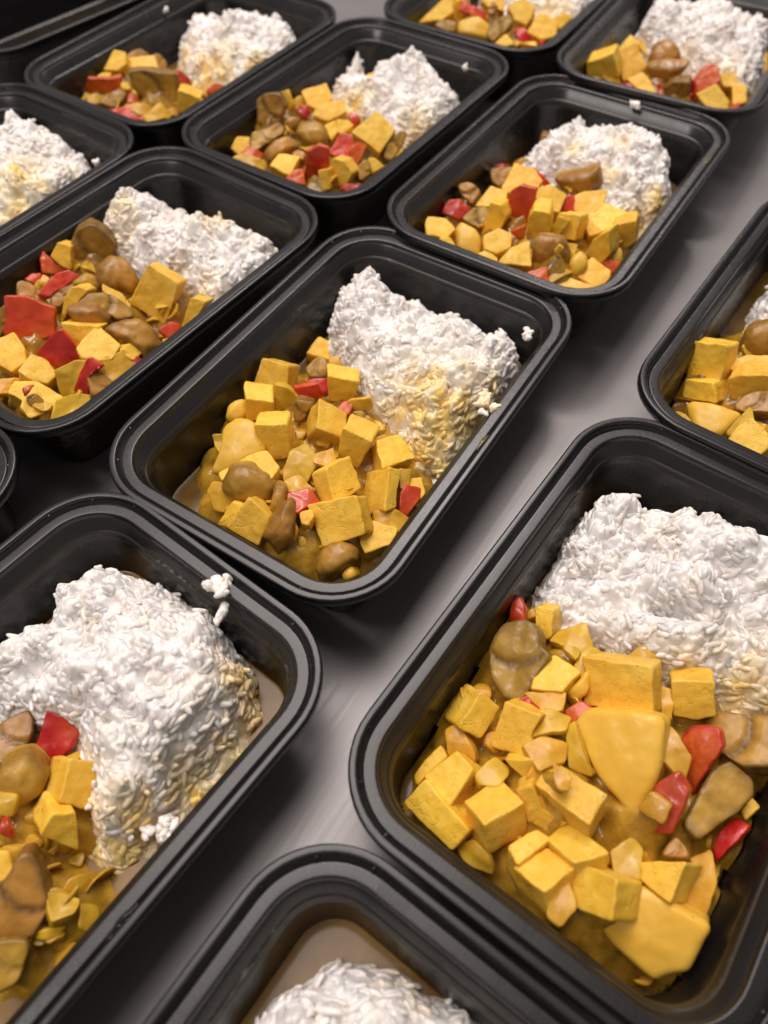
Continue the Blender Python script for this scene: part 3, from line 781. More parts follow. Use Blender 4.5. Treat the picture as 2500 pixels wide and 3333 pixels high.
 ('O','L',(-240.5, -40.0, -24.1),(0.6113, 0.2485, 0.0912, 0.7458),6.0,((-0.3, 5.1), (-4.3, 0.9), (-3.1, -3.3), (1.6, -2.8), (6.1, 0.0)),
  'square onion piece beside the stained rice in the lower left tray'),
 ('O','L',(-249.3, -40.3, -27.3),(0.4575, -0.0589, -0.2908, 0.8383),4.0,((1.9, 1.1), (-2.8, 1.6), (-5.0, -1.1), (0.3, -1.6), (5.5, -0.0)),
  'dark onion sliver in the sauce in the lower left tray'),
 ('M','L',(-259.2, -36.4, -27.5),(0.0745, 0.1206, 0.2149, -0.9663),14.0,((9.8, -0.0), (4.6, 4.5), (-4.2, 2.9), (-7.1, 0.6), (-3.2, -7.9)),
  'mushroom end at the bottom left edge in the lower left tray'),
 ('M','H',(20.7, 206.7, -17.7),(0.1117, -0.3678, -0.4889, 0.7831),13.0,((15.7, 0.0), (14.2, 4.1), (5.4, 9.8), (-5.1, 11.9), (-12.6, 6.6), (-13.4, -3.3), (-9.8, -10.7), (-1.9, -11.0), (7.5, -7.5)),
  'upturned mushroom cup with tofu crumb inside in the middle left tray'),
 ('T','H',(26.6, 214.6, -19.7),(0.0183, -0.4264, -0.4444, 0.7876),5.0,((7.3, -0.0), (0.7, 3.0), (-4.5, 3.0), (-3.8, -2.1), (0.3, -4.0)),
  'tofu crumb sitting in the mushroom cup in the middle left tray'),
 ('T','H',(6.4, 212.7, -16.9),(0.428, 0.4988, 0.0622, -0.7511),12.0,((3.7, -3.8), (8.0, 0.0), (-2.2, 7.3), (-6.8, 2.0), (-2.7, -5.4)),
  'tofu cube behind the mushroom cup in the middle left tray'),
 ('R','H',(-3.3, 216.3, -19.3),(0.7373, 0.3913, -0.0434, -0.549),3.0,((-3.3, -6.1), (6.1, -2.5), (8.5, -0.0), (0.3, 2.4), (-5.7, 5.5), (-5.9, 0.7)),
  'pointed red pepper piece by the far wall in the middle left tray'),
 ('R','H',(-16.4, 193.8, -15.1),(0.0778, 0.0039, -0.3238, 0.9429),4.0,((9.2, 3.8), (-0.1, 2.7), (-11.4, 1.7), (-8.3, -3.4), (-2.4, -4.7), (13.0, -0.0)),
  'folded glossy red pepper strip under the pointed one in the middle left tray'),
 ('R','H',(-15.9, 217.8, -21.7),(0.5585, 0.2956, 0.1077, -0.7675),3.0,((5.9, 0.0), (-0.6, 4.6), (-2.9, 0.2), (-2.4, -4.9)),
  'small red pepper bit by the far wall in the middle left tray'),
 ('O','H',(-18.0, 206.7, -19.2),(0.2913, 0.2705, 0.223, -0.8901),4.0,((5.0, 0.0), (-2.6, 2.8), (-4.5, -0.7), (2.2, -2.1)),
  'onion bit between the far red peppers in the middle left tray'),
 ('M','H',(-31.1, 201.2, -18.6),(0.729, 0.2462, 0.1709, -0.6154),9.0,((-5.4, -4.9), (-2.2, -5.1), (7.9, -2.4), (11.9, -0.0), (3.7, 4.1), (-5.6, 6.2), (-10.3, 2.0)),
  'tan mushroom strip behind the large red square in the middle left tray'),
 ('R','H',(-49.6, 181.4, -11.7),(0.8477, 0.3921, -0.2575, -0.2476),4.0,((-7.6, 4.5), (-12.9, -1.4), (-7.2, -6.1), (-0.1, -9.8), (9.1, -10.7), (15.4, 0.0), (6.3, 9.6), (-3.0, 13.8)),
  'largest square red pepper with white glare in the middle left tray'),
 ('M','H',(8.3, 175.7, -21.7),(0.8436, 0.3385, 0.0954, -0.4057),14.0,((-8.9, -5.7), (-3.1, -8.3), (1.8, -5.7), (7.6, -7.6), (13.8, 0.0), (4.4, 12.0), (-4.9, 12.1), (-10.7, 3.1)),
  'smooth mushroom cap half beside the rice in the middle left tray'),
 ('R','H',(46.8, 203.6, -34.6),(0.9224, 0.3382, -0.1435, 0.1194),5.0,((-6.6, -3.2), (1.9, -7.0), (8.9, 0.0), (2.6, 4.8), (-6.7, 5.4)),
  'red pepper cube on the edge of the white rice in the middle left tray'),
 ('T','H',(14.0, 146.4, -21.4),(0.3123, 0.4866, 0.0838, -0.8115),14.0,((1.9, -15.0), (15.8, 0.0), (-2.8, 14.1), (-14.9, 0.8)),
  'large pitted tofu cube below the rice in the middle left tray'),
 ('T','H',(15.5, 122.5, -27.4),(0.866, 0.291, -0.3702, -0.168),12.0,((-8.9, -2.5), (0.0, -3.0), (11.2, -0.0), (6.2, 6.6), (-8.5, -1.0)),
  'tall tofu piece against the right wall in the middle left tray'),
 ('T','H',(19.7, 124.0, -22.4),(0.8371, 0.2719, -0.0421, -0.4728),4.0,((-0.8, -2.8), (3.0, 0.0), (0.2, 2.7), (-2.4, 0.1)),
  'tofu crumb on the tall tofu piece in the middle left tray'),
 ('R','H',(-5.5, 120.5, -22.9),(0.3269, 0.0364, -0.3234, 0.8873),4.0,((2.0, 4.6), (-3.4, 1.9), (-5.2, -2.4), (-0.1, -4.1), (6.8, 0.0)),
  'red pepper piece under the pitted tofu in the middle left tray'),
 ('T','H',(-13.8, 118.6, -25.1),(0.9425, 0.3196, -0.0385, -0.0899),6.0,((-2.0, -0.3), (-0.2, -1.4), (3.1, -0.0), (-0.9, 1.6)),
  'tiny tofu bit at the right rim in the middle left tray'),
 ('M','H',(-5.9, 183.9, -18.7),(0.8005, 0.2703, 0.1084, -0.5238),10.0,((-3.6, -4.4), (3.1, -3.0), (7.6, 0.0), (3.1, 6.5), (-3.5, 4.2), (-6.8, -3.3)),
  'round mushroom piece under the mushroom cup in the middle left tray'),
 ('M','H',(-23.3, 184.4, -17.4),(0.9631, 0.215, -0.1486, -0.0639),8.0,((-7.5, -0.8), (-4.1, -3.2), (0.6, -2.5), (10.9, 0.0), (4.4, 3.2), (-4.3, 3.3)),
  'dark gilled mushroom slice behind the tofu strip in the middle left tray'),
 ('T','H',(-22.1, 174.2, -15.2),(0.0057, -0.4168, -0.2548, 0.8725),11.0,((8.4, -1.5), (15.9, -0.0), (5.9, -0.2), (-0.3, 1.9), (-10.7, 5.3), (-11.3, 1.2), (-8.0, -2.8), (0.1, -4.0)),
  'long tofu strip left of the central mushrooms in the middle left tray'),
 ('M','H',(-18.7, 154.2, -13.7),(0.8087, 0.2575, 0.1027, -0.5187),9.0,((-10.6, -4.1), (-1.7, -1.9), (7.5, -5.3), (14.4, -0.0), (12.7, 3.4), (-1.0, 7.3), (-9.0, 3.9), (-12.3, -3.2)),
  'central mushroom slice showing its gills in the middle left tray'),
 ('M','H',(-28.0, 156.5, -11.1),(0.7056, 0.5799, -0.1204, -0.3891),11.0,((-7.7, -3.1), (-1.3, -5.5), (7.9, -4.0), (11.9, 0.0), (4.1, 5.1), (-4.9, 5.1), (-10.0, 2.5)),
  'mushroom cap piece below the central slice in the middle left tray'),
 ('T','H',(-8.0, 156.8, -15.9),(0.6313, 0.2242, 0.1636, -0.7242),6.0,((-6.4, -3.6), (-0.4, -1.6), (10.1, 0.0), (6.6, 3.1), (-0.7, 3.2), (-9.2, -1.0)),
  'orange tofu strip above the central mushroom slice in the middle left tray'),
 ('M','H',(-23.7, 129.9, -19.1),(0.7877, 0.2604, 0.0944, -0.5503),12.0,((-9.2, -5.0), (-0.9, -5.0), (9.6, -8.9), (15.0, 0.0), (8.9, 6.9), (-0.6, 9.6), (-8.7, 4.9), (-14.2, -2.6)),
  'plump tan mushroom half by the right rim in the middle left tray'),
 ('T','H',(-39.4, 152.6, -15.3),(0.8339, 0.3606, -0.3025, -0.2882),11.0,((-5.7, -1.6), (-3.8, -6.7), (0.2, -6.7), (13.4, -0.0), (-0.3, 6.5), (-3.9, 8.5)),
  'tofu piece between red pepper and near cube in the middle left tray'),
 ('T','H',(-44.3, 136.2, -19.2),(0.9099, 0.1822, -0.094, 0.3606),13.0,((-4.9, 7.4), (-6.9, -0.1), (-5.2, -6.5), (2.7, -10.6), (13.9, 0.0), (0.3, 9.8)),
  'near tofu cube with a smooth top in the middle left tray'),
 ('R','H',(-55.3, 150.6, -12.7),(0.6918, 0.4402, -0.1183, -0.5601),4.0,((-2.7, -8.3), (2.3, -9.6), (13.0, -0.0), (3.0, 7.6), (-1.6, 10.0), (-4.5, 5.3), (-9.5, -5.1)),
  'red pepper piece with corner flap at the middle in the middle left tray'),
 ('R','H',(-60.3, 127.6, -17.1),(0.0982, -0.319, -0.2947, 0.8954),4.0,((9.6, 2.7), (5.3, 5.9), (-4.4, -0.4), (-9.2, 1.6), (-8.5, -5.5), (-3.1, -4.4), (10.4, -0.0)),
  'long red pepper strip at the near right in the middle left tray'),
 ('O','H',(-63.9, 134.9, -18.1),(0.8943, 0.2871, -0.3318, -0.0874),6.0,((-9.7, -2.1), (-6.9, -5.0), (1.7, -3.3), (10.4, -0.0), (6.3, 3.4), (-1.9, 7.0)),
  'tan onion chunk left of the long red strip in the middle left tray'),
 ('M','H',(-58.3, 124.1, -22.6),(0.1416, 0.0668, 0.3193, -0.9346),10.0,((8.6, 0.0), (1.8, 4.5), (-4.3, 5.1), (-5.6, -3.3), (-0.4, -6.4)),
  'mushroom end right of the long red strip in the middle left tray'),
 ('T','H',(-33.8, 126.6, -21.6),(0.8761, 0.29, 0.118, -0.3668),9.0,((-4.2, -1.9), (1.7, -4.9), (6.6, 0.0), (0.7, 4.5), (-4.7, 2.4)),
  'tofu scrap below the plump mushroom in the middle left tray'),
 ('R','H',(-34.5, 119.5, -22.8),(0.918, 0.3208, 0.0332, -0.2308),4.0,((-1.7, -3.1), (3.7, -0.0), (0.6, 3.0), (-2.6, 0.1)),
  'red pepper tip at the right rim in the middle left tray'),
 ('O','H',(-45.3, 123.0, -20.8),(0.9132, 0.3125, 0.0694, -0.2523),6.0,((-7.5, 0.6), (-3.8, -7.1), (2.2, -5.3), (9.3, 0.0), (5.3, 7.2), (-5.6, 4.6)),
  'pale onion wedge by the right rim in the middle left tray'),
 ('T','H',(-69.6, 172.0, -17.6),(0.9343, 0.1683, -0.168, 0.2655),12.0,((-5.7, 7.2), (-9.4, -2.1), (-3.6, -7.6), (2.7, -6.1), (10.5, 0.0), (5.5, 8.8)),
  'tofu lump under the largest red pepper in the middle left tray'),
 ('T','H',(-71.9, 151.3, -19.3),(0.8313, 0.1958, -0.1188, 0.5064),13.0,((-3.6, 5.2), (-7.6, -1.0), (-4.0, -7.5), (3.5, -5.6), (9.6, 0.0), (2.0, 8.9)),
  'split tofu piece left of the centre red pepper in the middle left tray'),
 ('T','H',(-86.1, 144.4, -23.9),(0.9171, 0.2034, 0.0928, -0.3302),14.0,((-3.6, -0.6), (-5.2, -4.1), (-1.7, -10.1), (8.9, -6.4), (14.0, -0.0), (3.4, 8.7), (-6.1, 9.1), (-9.7, 3.4)),
  'torn tofu cube at the near corner in the middle left tray'),
 ('R','H',(-85.4, 140.4, -10.8),(0.9725, 0.2275, 0.0024, 0.0502),2.0,((-3.1, -0.7), (-0.4, -1.6), (4.5, -0.0), (-1.0, 2.3)),
  'red pepper shred on the torn tofu cube in the middle left tray'),
 ('O','H',(-76.6, 126.5, -23.8),(0.9323, 0.3143, 0.0778, -0.1614),7.0,((-1.6, -4.7), (12.0, 0.0), (4.2, 4.2), (-4.0, 4.2), (-10.6, -3.6)),
  'golden onion layer at the near rim in the middle left tray'),
 ('R','H',(-85.6, 133.3, -25.8),(0.3377, -0.1947, -0.3648, 0.8455),4.0,((-1.5, 2.1), (-3.6, -2.1), (5.1, 0.0)),
  'red pepper scrap deep at the near corner in the middle left tray'),
 ('M','H',(-53.7, 197.7, -15.5),(0.083, 0.377, 0.2818, -0.8784),8.0,((11.2, 0.0), (1.2, 3.4), (-9.4, 0.4), (-3.0, -3.9)),
  'brown mushroom edge left of the largest red pepper in the middle left tray'),
 ('O','H',(-84.9, 161.0, -20.6),(0.9273, 0.2426, 0.0729, -0.2755),6.0,((-7.1, -3.4), (0.2, -3.1), (8.4, -0.0), (4.1, 2.9), (-5.5, 3.6)),
  'onion scrap between the torn and split tofu in the middle left tray'),
 ('M','I',(276.3, 20.6, -31.3),(0.7023, -0.1104, -0.6192, 0.3335),10.0,((-3.4, 6.3), (-15.5, 1.8), (-11.9, -4.7), (-0.4, -6.7), (11.6, -5.2), (17.1, -0.0), (2.6, 8.5)),
  'standing mushroom slice leaning on the rice in the tray right of centre'),
 ('M','I',(229.6, 36.7, -27.5),(0.6938, -0.1159, -0.2708, 0.6572),8.0,((3.3, 6.9), (-3.8, 6.8), (-5.6, -6.2), (-2.7, -7.5), (8.8, 0.0)),
  'tan mushroom piece behind the top tofu cube in the tray right of centre'),
 ('R','I',(239.4, 41.2, -26.2),(0.4858, -0.2913, -0.2364, 0.7895),3.0,((-0.9, 1.6), (-5.3, 0.4), (0.9, -2.0), (5.3, 0.0)),
  'small red pepper bit by the far wall in the tray right of centre'),
 ('T','I',(214.2, 14.5, -19.8),(0.3417, -0.1887, -0.138, 0.9103),13.0,((9.5, 4.8), (-4.5, 8.9), (-10.7, 3.9), (-8.7, -4.8), (0.6, -12.8), (13.8, 0.0)),
  'top tofu cube above the red pepper square in the tray right of centre'),
 ('R','I',(236.0, 13.7, -22.9),(0.7238, -0.1584, -0.2885, 0.6064),3.0,((-6.9, 3.8), (-8.4, -1.1), (4.7, -2.7), (10.6, 0.0)),
  'red pepper strip right of the top tofu cube in the tray right of centre'),
 ('M','I',(265.0, 17.3, -38.2),(0.6657, -0.1577, -0.2821, 0.6726),8.0,((-3.6, 5.4), (-8.0, 2.4), (-4.2, -2.6), (5.3, -5.2), (10.5, 0.0)),
  'onion coated mushroom foot under the standing slice in the tray right of centre'),
 ('O','I',(278.1, 3.4, -41.4),(0.3864, -0.2409, -0.1782, 0.8723),4.0,((-2.2, 3.2), (-5.8, -0.4), (0.9, -2.7), (7.1, 0.0)),
  'orange onion chip beside the rice in the tray right of centre'),
 ('R','I',(285.4, 3.5, -42.1),(0.6715, 0.2548, -0.1619, -0.6767),3.0,((0.3, -2.2), (3.2, 0.0), (-0.9, 2.8), (-2.6, -0.5)),
  'tiny red pepper tip beside the rice in the tray right of centre'),
 ('M','I',(239.5, -13.0, -18.3),(0.5674, 0.5565, -0.4746, -0.3784),12.0,((-13.0, -2.5), (-6.0, -6.8), (6.5, -7.0), (14.4, 0.0), (11.6, 8.5), (0.6, 5.7), (-14.0, 2.1)),
  'tan mushroom half lying below the rice in the tray right of centre'),
 ('M','I',(187.2, 39.1, -17.3),(0.3226, 0.3535, -0.0646, -0.8757),9.0,((0.4, -4.1), (8.4, -0.0), (2.5, 7.2), (-5.3, 2.4), (-6.0, -5.5)),
  'cupped mushroom piece near the left wall in the tray right of centre'),
 ('R','I',(171.9, 40.2, -19.8),(0.3949, -0.2291, -0.2256, 0.8606),4.0,((-1.2, 7.4), (-7.9, 2.5), (-2.6, -4.6), (3.0, -5.2), (8.6, 0.0)),
  'red pepper piece at the left wall in the tray right of centre'),
 ('T','I',(182.2, 19.2, -17.9),(0.3715, -0.1231, -0.0927, 0.9156),13.0,((6.1, 2.7), (-1.1, 6.3), (-6.3, 3.0), (-8.7, -2.3), (-1.0, -9.7), (11.0, -0.0)),
  'tofu cube left of the red pepper square in the tray right of centre'),
 ('M','I',(163.4, 19.8, -14.2),(0.4563, -0.2457, -0.2005, 0.8314),6.0,((3.0, 5.1), (-4.0, 6.3), (-7.7, -1.0), (-4.1, -5.2), (3.0, -5.2), (9.7, 0.0)),
  'thin mushroom slice with dark spot at the left in the tray right of centre'),
 ('T','I',(167.0, 9.2, -13.1),(0.0825, -0.5968, -0.1198, 0.7891),11.0,((10.9, -0.0), (3.1, 5.1), (-5.8, 5.1), (-10.1, -0.7), (-7.9, -6.9), (9.8, -2.6)),
  'tall tofu piece beside the thin mushroom slice in the tray right of centre'),
 ('R','I',(176.3, -0.7, -8.6),(0.1244, -0.6052, -0.1816, 0.765),4.0,((15.6, 0.0), (10.3, 6.3), (3.6, 9.3), (-14.3, 0.6), (-10.5, -6.9), (-4.7, -9.4)),
  'glossy bent red pepper square at the centre in the tray right of centre'),
 ('R','I',(159.7, -8.9, -11.6),(0.7602, 0.2727, -0.5853, -0.0718),3.0,((-3.2, -1.2), (0.0, -3.4), (5.4, 0.0), (-2.2, 4.6)),
  'red pepper underside below the glossy square in the tray right of centre'),
 ('T','I',(200.1, -7.5, -16.9),(0.8877, 0.186, -0.1791, -0.3811),13.0,((-6.6, -4.5), (5.1, -9.4), (11.4, 0.0), (3.7, 8.2), (-4.6, 7.0), (-9.1, -1.3)),
  'rounded tofu cube right of the red square in the tray right of centre'),
 ('R','I',(204.3, -20.8, -14.1),(0.9402, 0.1655, -0.2975, 0.0067),3.0,((-5.2, 0.6), (-3.1, -4.6), (5.8, -0.0), (2.6, 4.1)),
  'dark red pepper strip between two tofu cubes in the tray right of centre'),
 ('T','I',(214.0, -29.9, -18.5),(0.945, 0.1206, -0.1906, -0.2368),11.0,((-9.8, 0.2), (-5.4, -8.2), (5.8, -6.6), (13.0, -0.0), (1.7, 7.0), (-5.3, 7.7)),
  'flat tofu piece under the mushroom half in the tray right of centre'),
 ('T','I',(209.5, -47.1, -21.9),(0.5518, -0.1521, -0.0925, 0.8147),12.0,((3.4, 9.5), (-8.3, 3.1), (-11.0, -2.4), (3.3, -10.2), (12.6, -0.0)),
  'broad tofu cube below the rice edge in the tray right of centre'),
 ('T','I',(205.8, -57.8, -20.1),(0.7567, 0.2525, -0.5986, -0.0728),12.0,((-7.9, 0.7), (-4.5, -6.5), (2.2, -8.3), (10.9, -0.0), (2.1, 7.8), (-2.9, 6.3)),
  'corner tofu cube against the right wall in the tray right of centre'),
 ('T','I',(175.9, -14.8, -10.5),(0.0873, -0.619, -0.2881, 0.7254),13.0,((11.9, -0.0), (4.9, 9.3), (-2.1, 7.1), (-9.5, -0.5), (-4.9, -8.4), (-0.4, -7.5)),
  'tofu cube below the rounded cube in the tray right of centre'),
 ('T','I',(183.7, -30.6, -12.0),(0.3696, 0.4603, -0.2827, -0.756),12.0,((0.8, -9.1), (10.5, 0.0), (1.7, 9.6), (-6.9, 1.0), (-6.1, -1.5)),
  'flat faced tofu cube with shaded right side in the tray right of centre'),
 ('O','I',(173.7, -28.1, -8.8),(0.7342, 0.2052, -0.5361, -0.3624),4.0,((-2.5, -4.2), (6.1, -0.0), (1.7, 4.2), (-5.2, 0.0)),
  'onion chip on the flat faced tofu cube in the tray right of centre'),
 ('T','I',(191.8, -41.2, -18.0),(0.7831, -0.0778, -0.2156, 0.5781),8.0,((-3.8, 4.5), (-6.9, -1.9), (3.4, -2.5), (7.3, 0.0)),
  'small tofu piece between the right cubes in the tray right of centre'),
 ('T','I',(183.3, -54.3, -17.9),(0.7732, 0.0215, -0.6294, -0.075),12.0,((-8.2, -4.0), (0.3, -6.8), (11.9, 0.0), (2.2, 5.7), (-6.2, 5.1)),
  'leaning tofu piece by the right wall in the tray right of centre'),
 ('O','I',(184.2, -62.1, -24.4),(0.7571, -0.0486, -0.2719, 0.592),6.0,((-1.5, 5.1), (-4.8, -0.3), (0.7, -4.8), (5.6, 0.0)),
  'pale onion bit at the right wall in the tray right of centre'),
 ('R','I',(177.4, -62.6, -24.8),(0.3319, 0.3077, 0.0192, -0.8915),4.0,((5.5, 0.0), (0.4, 5.5), (-3.3, -0.8), (-2.6, -4.7)),
  'red pepper piece low at the right wall in the tray right of centre'),
 ('M','I',(156.2, -32.2, -11.4),(0.1398, -0.5656, -0.2989, 0.7558),10.0,((14.6, -0.0), (-0.9, 12.9), (-6.4, 7.3), (-8.2, -0.4), (-2.2, -9.0), (3.1, -10.8)),
  'grey brown mushroom cap at the near centre in the tray right of centre'),
 ('T','I',(148.8, -38.6, -5.6),(0.0792, 0.6289, 0.1223, -0.7637),2.0,((3.5, 0.0), (-1.2, 2.7), (-3.1, -0.5), (0.9, -2.3)),
  'tiny tofu flake on the grey mushroom in the tray right of centre'),
 ('O','I',(161.0, -42.0, -14.3),(0.9599, 0.1601, -0.2279, -0.0319),5.0,((-4.6, -2.1), (-2.0, -3.1), (6.1, 0.0), (0.5, 5.2)),
  'onion piece right of the grey mushroom in the tray right of centre'),
 ('P','I',(157.9, -49.0, -17.4),(0.0619, 0.2651, 0.1264, -0.9539),8.0,((8.3, 0.0), (2.6, 5.6), (-5.2, 2.9), (-6.8, -2.7), (1.0, -5.7)),
  'golden potato piece near the front rim in the tray right of centre'),
 ('T','I',(159.7, -60.4, -25.3),(0.5108, -0.1334, -0.1303, 0.8392),12.0,((0.9, 7.7), (-6.4, 4.5), (-7.9, -2.2), (2.3, -10.0), (11.1, -0.0)),
  'crumbly tofu cube at the near right corner in the tray right of centre'),
 ('T','I',(143.8, -53.4, -24.4),(0.8098, 0.088, -0.1368, -0.5637),8.0,((-5.0, -3.4), (9.5, -3.5), (11.3, -0.0), (-4.6, 6.2), (-11.3, 0.7)),
  'flat tofu slab along the near rim in the tray right of centre'),
 ('O','I',(143.9, -42.2, -18.0),(0.866, 0.117, -0.1707, -0.4552),5.0,((-4.4, -5.3), (1.8, -2.3), (7.1, 0.0), (1.0, 3.6), (-5.5, 4.0)),
  'green tinged onion strip at the near rim in the tray right of centre'),
 ('R','I',(135.3, -34.8, -17.1),(0.5567, -0.1546, -0.1553, 0.8013),4.0,((0.6, 2.5), (-6.2, 4.4), (-5.0, 1.3), (-3.4, -5.4), (5.0, -2.7), (9.0, 0.0)),
  'red pepper piece at the near rim in the tray right of centre'),
 ('T','I',(143.3, -16.0, -18.6),(0.2742, -0.141, -0.1304, 0.9423),12.0,((-3.3, 9.7), (-10.1, -4.6), (1.6, -5.0), (11.8, 0.0)),
  'holey tofu cube by the near rim in the tray right of centre'),
 ('T','I',(147.6, -0.9, -18.3),(0.9413, 0.1511, -0.1543, -0.2596),13.0,((-8.8, -0.4), (-4.4, -6.5), (4.2, -6.5), (9.5, 0.0), (4.4, 6.5), (-4.9, 6.9)),
  'tofu cube between potato and holey cube in the tray right of centre'),
 ('T','I',(136.4, -1.7, -20.1),(0.5289, -0.0692, -0.15, 0.8325),8.0,((-4.5, 3.8), (-5.0, 0.3), (2.3, -4.1), (7.2, 0.0)),
  'tofu edge at the rim left of the holey cube in the tray right of centre'),
 ('P','I',(144.1, 15.8, -19.5),(0.8617, -0.0143, -0.2822, 0.4214),13.0,((-3.2, 7.7), (-9.3, 3.5), (-11.0, -2.3), (-3.6, -6.9), (5.1, -6.3), (12.2, -0.0), (9.8, 4.2)),
  'smooth golden potato chunk by the near rim in the tray right of centre'),
 ('T','I',(146.1, 38.1, -21.3),(0.803, 0.1924, -0.1079, -0.5536),12.0,((-5.6, -5.9), (6.3, -5.7), (10.1, 0.0), (3.5, 5.8), (-6.8, 5.1), (-7.6, 0.7)),
  'tofu chunk in the near left corner in the tray right of centre'),
 ('T','I',(139.9, 28.3, -22.6),(0.642, 0.2159, -0.018, -0.7354),8.0,((-0.9, -3.0), (7.7, 0.0), (1.6, 2.5), (-3.5, 2.5), (-4.9, -2.0)),
  'tofu bit under the corner chunk in the tray right of centre'),
 ('O','I',(264.2, 40.1, -36.6),(0.5016, -0.2942, -0.2374, 0.7781),3.0,((1.9, 2.9), (-4.4, 0.8), (-2.4, -3.7), (4.8, 0.0)),
  'reddish onion shred by the far wall in the tray right of centre'),
 ('T','J',(121.5, -140.4, -16.0),(0.2948, -0.5524, -0.0325, 0.779),12.0,((12.1, 0.0), (0.4, 11.8), (-12.0, -0.5), (-0.5, -11.3)),
  'square tofu cube standing by the left wall in the tray at the right edge'),
 ('M','J',(153.8, -154.8, -19.2),(0.4696, 0.4876, -0.3539, -0.6453),14.0,((2.4, -8.4), (12.0, 0.0), (0.9, 11.7), (-5.3, 5.4), (-7.0, 0.7), (-2.9, -9.4)),
  'round mushroom cap touching the rice in the tray at the right edge'),
 ('T','J',(128.1, -160.3, -20.4),(0.5979, 0.0492, -0.1816, -0.7792),13.0,((0.9, -6.2), (11.2, -0.0), (7.0, 6.2), (3.0, 7.2), (-5.3, 2.9), (-9.0, -2.6), (-7.8, -7.5)),
  'layered tofu piece right of the square cube in the tray at the right edge'),
 ('T','J',(117.7, -162.5, -15.8),(0.0835, -0.6349, -0.0688, 0.765),13.0,((12.5, 0.0), (3.9, 2.8), (-4.8, 9.0), (-10.6, 4.6), (-3.0, -6.7), (2.1, -9.8)),
  'broad tofu block below the layered piece in the tray at the right edge'),
 ('T','J',(109.9, -144.4, -24.6),(0.4766, 0.3313, -0.4289, -0.6922),16.0,((-5.0, -7.6), (10.3, 0.0), (2.8, 7.1), (-8.1, 0.5)),
  'shaded tofu block under the square cube in the tray at the right edge'),
 ('M','J',(102.5, -168.3, -16.8),(0.5535, 0.0779, -0.1932, -0.8064),8.0,((0.5, -6.5), (10.1, 0.0), (2.5, 8.9), (-1.8, 5.6), (-5.9, 0.3), (-5.3, -8.2)),
  'pale mushroom strip above the dark hollow in the tray at the right edge'),
 ('P','J',(87.6, -153.1, -25.2),(0.8429, 0.0086, -0.199, -0.4998),14.0,((-7.2, -5.8), (-1.4, -10.6), (5.0, -9.5), (15.0, 0.0), (3.6, 6.4), (-6.0, 10.4), (-9.0, 9.1)),
  'large yellow potato chunk low at the left in the tray at the right edge'),
 ('O','J',(86.4, -166.2, -16.1),(0.9809, 0.0137, -0.1923, -0.026),4.0,((-6.2, 1.0), (-1.9, -1.1), (3.2, -3.8), (8.0, -0.0), (2.4, 1.1), (-5.5, 2.9)),
  'curled onion strip over the potato in the tray at the right edge'),
 ('O','J',(83.4, -141.7, -26.3),(0.7332, -0.2827, -0.1155, 0.6076),6.0,((-1.5, 2.0), (-7.4, 1.8), (-2.3, -1.6), (2.9, -2.2), (8.1, 0.0)),
  'orange onion piece in the near left corner in the tray at the right edge'),
 ('T','J',(80.6, -173.9, -22.0),(0.2872, 0.1783, -0.1628, -0.9269),14.0,((1.9, -6.7), (9.8, -0.0), (6.1, 7.0), (-0.6, 7.9), (-9.1, 3.2), (-6.6, -2.9), (-1.5, -8.5)),
  'clean tofu cube at the near rim in the tray at the right edge'),
 ('O','J',(89.0, -177.1, -17.5),(0.7014, -0.1389, -0.1354, 0.6859),6.0,((-0.2, 1.1), (-4.4, 2.2), (-2.6, -1.8), (1.7, -1.5), (5.6, 0.0)),
  'onion piece behind the clean tofu cube in the tray at the right edge'),
 ('M','C',(195.8, 203.6, -11.6),(0.1497, -0.4739, -0.3133, 0.8092),9.0,((12.0, 0.0), (10.3, 4.8), (0.1, 9.6), (-9.3, 6.2), (-11.7, -2.3), (-3.6, -8.7), (2.3, -9.7)),
  'upright mushroom slice with dark centre at the left in the upper middle tray'),
 ('O','C',(217.0, 206.8, -16.3),(0.1561, 0.5617, 0.108, -0.8053),5.0,((1.0, -1.8), (7.6, -0.0), (1.4, 5.0), (-6.2, 1.3), (-3.7, -4.5)),
  'orange onion strip beside the upright mushroom in the upper middle tray'),
 ('R','C',(216.2, 191.1, -19.0),(0.3804, -0.1558, -0.333, 0.8486),5.0,((-0.4, 4.9), (-4.7, 1.0), (-2.5, -3.2), (2.2, -2.8), (5.4, -0.0)),
  'glossy round red pepper bit behind the dark mushroom in the upper middle tray'),
 ('T','C',(240.2, 196.6, -24.3),(0.9432, 0.2103, -0.257, 0.0102),13.0,((-8.4, 2.9), (-6.5, -4.9), (5.4, -9.2), (11.9, 0.0), (-2.4, 11.2)),
  'square tofu cube at the far end of the pile in the upper middle tray'),
 ('O','C',(229.0, 205.4, -22.6),(0.5118, -0.0989, -0.3582, 0.7745),5.0,((0.3, 3.5), (-4.0, 0.7), (-1.2, -4.2), (4.8, -0.0)),
  'tan onion scrap left of the square tofu in the upper middle tray'),
 ('T','C',(225.2, 174.2, -21.5),(0.9529, 0.1994, -0.1778, -0.1434),11.0,((-11.2, 4.1), (-5.6, -5.1), (8.1, -7.3), (12.9, 0.0), (-4.2, 8.3)),
  'flat tofu piece in front of the square tofu in the upper middle tray'),
 ('O','C',(281.9, 193.1, -39.3),(0.9099, 0.1952, -0.3586, -0.0736),5.0,((-5.9, -3.4), (0.9, -4.7), (7.7, -0.0), (3.3, 5.1), (-6.0, 3.0)),
  'orange onion bit against the rice in the upper middle tray'),
 ('T','C',(286.0, 171.3, -33.1),(0.7764, 0.1794, -0.6006, 0.065),12.0,((-11.7, 3.8), (-11.2, -4.5), (-3.4, -11.6), (16.4, 0.0), (10.0, 12.3)),
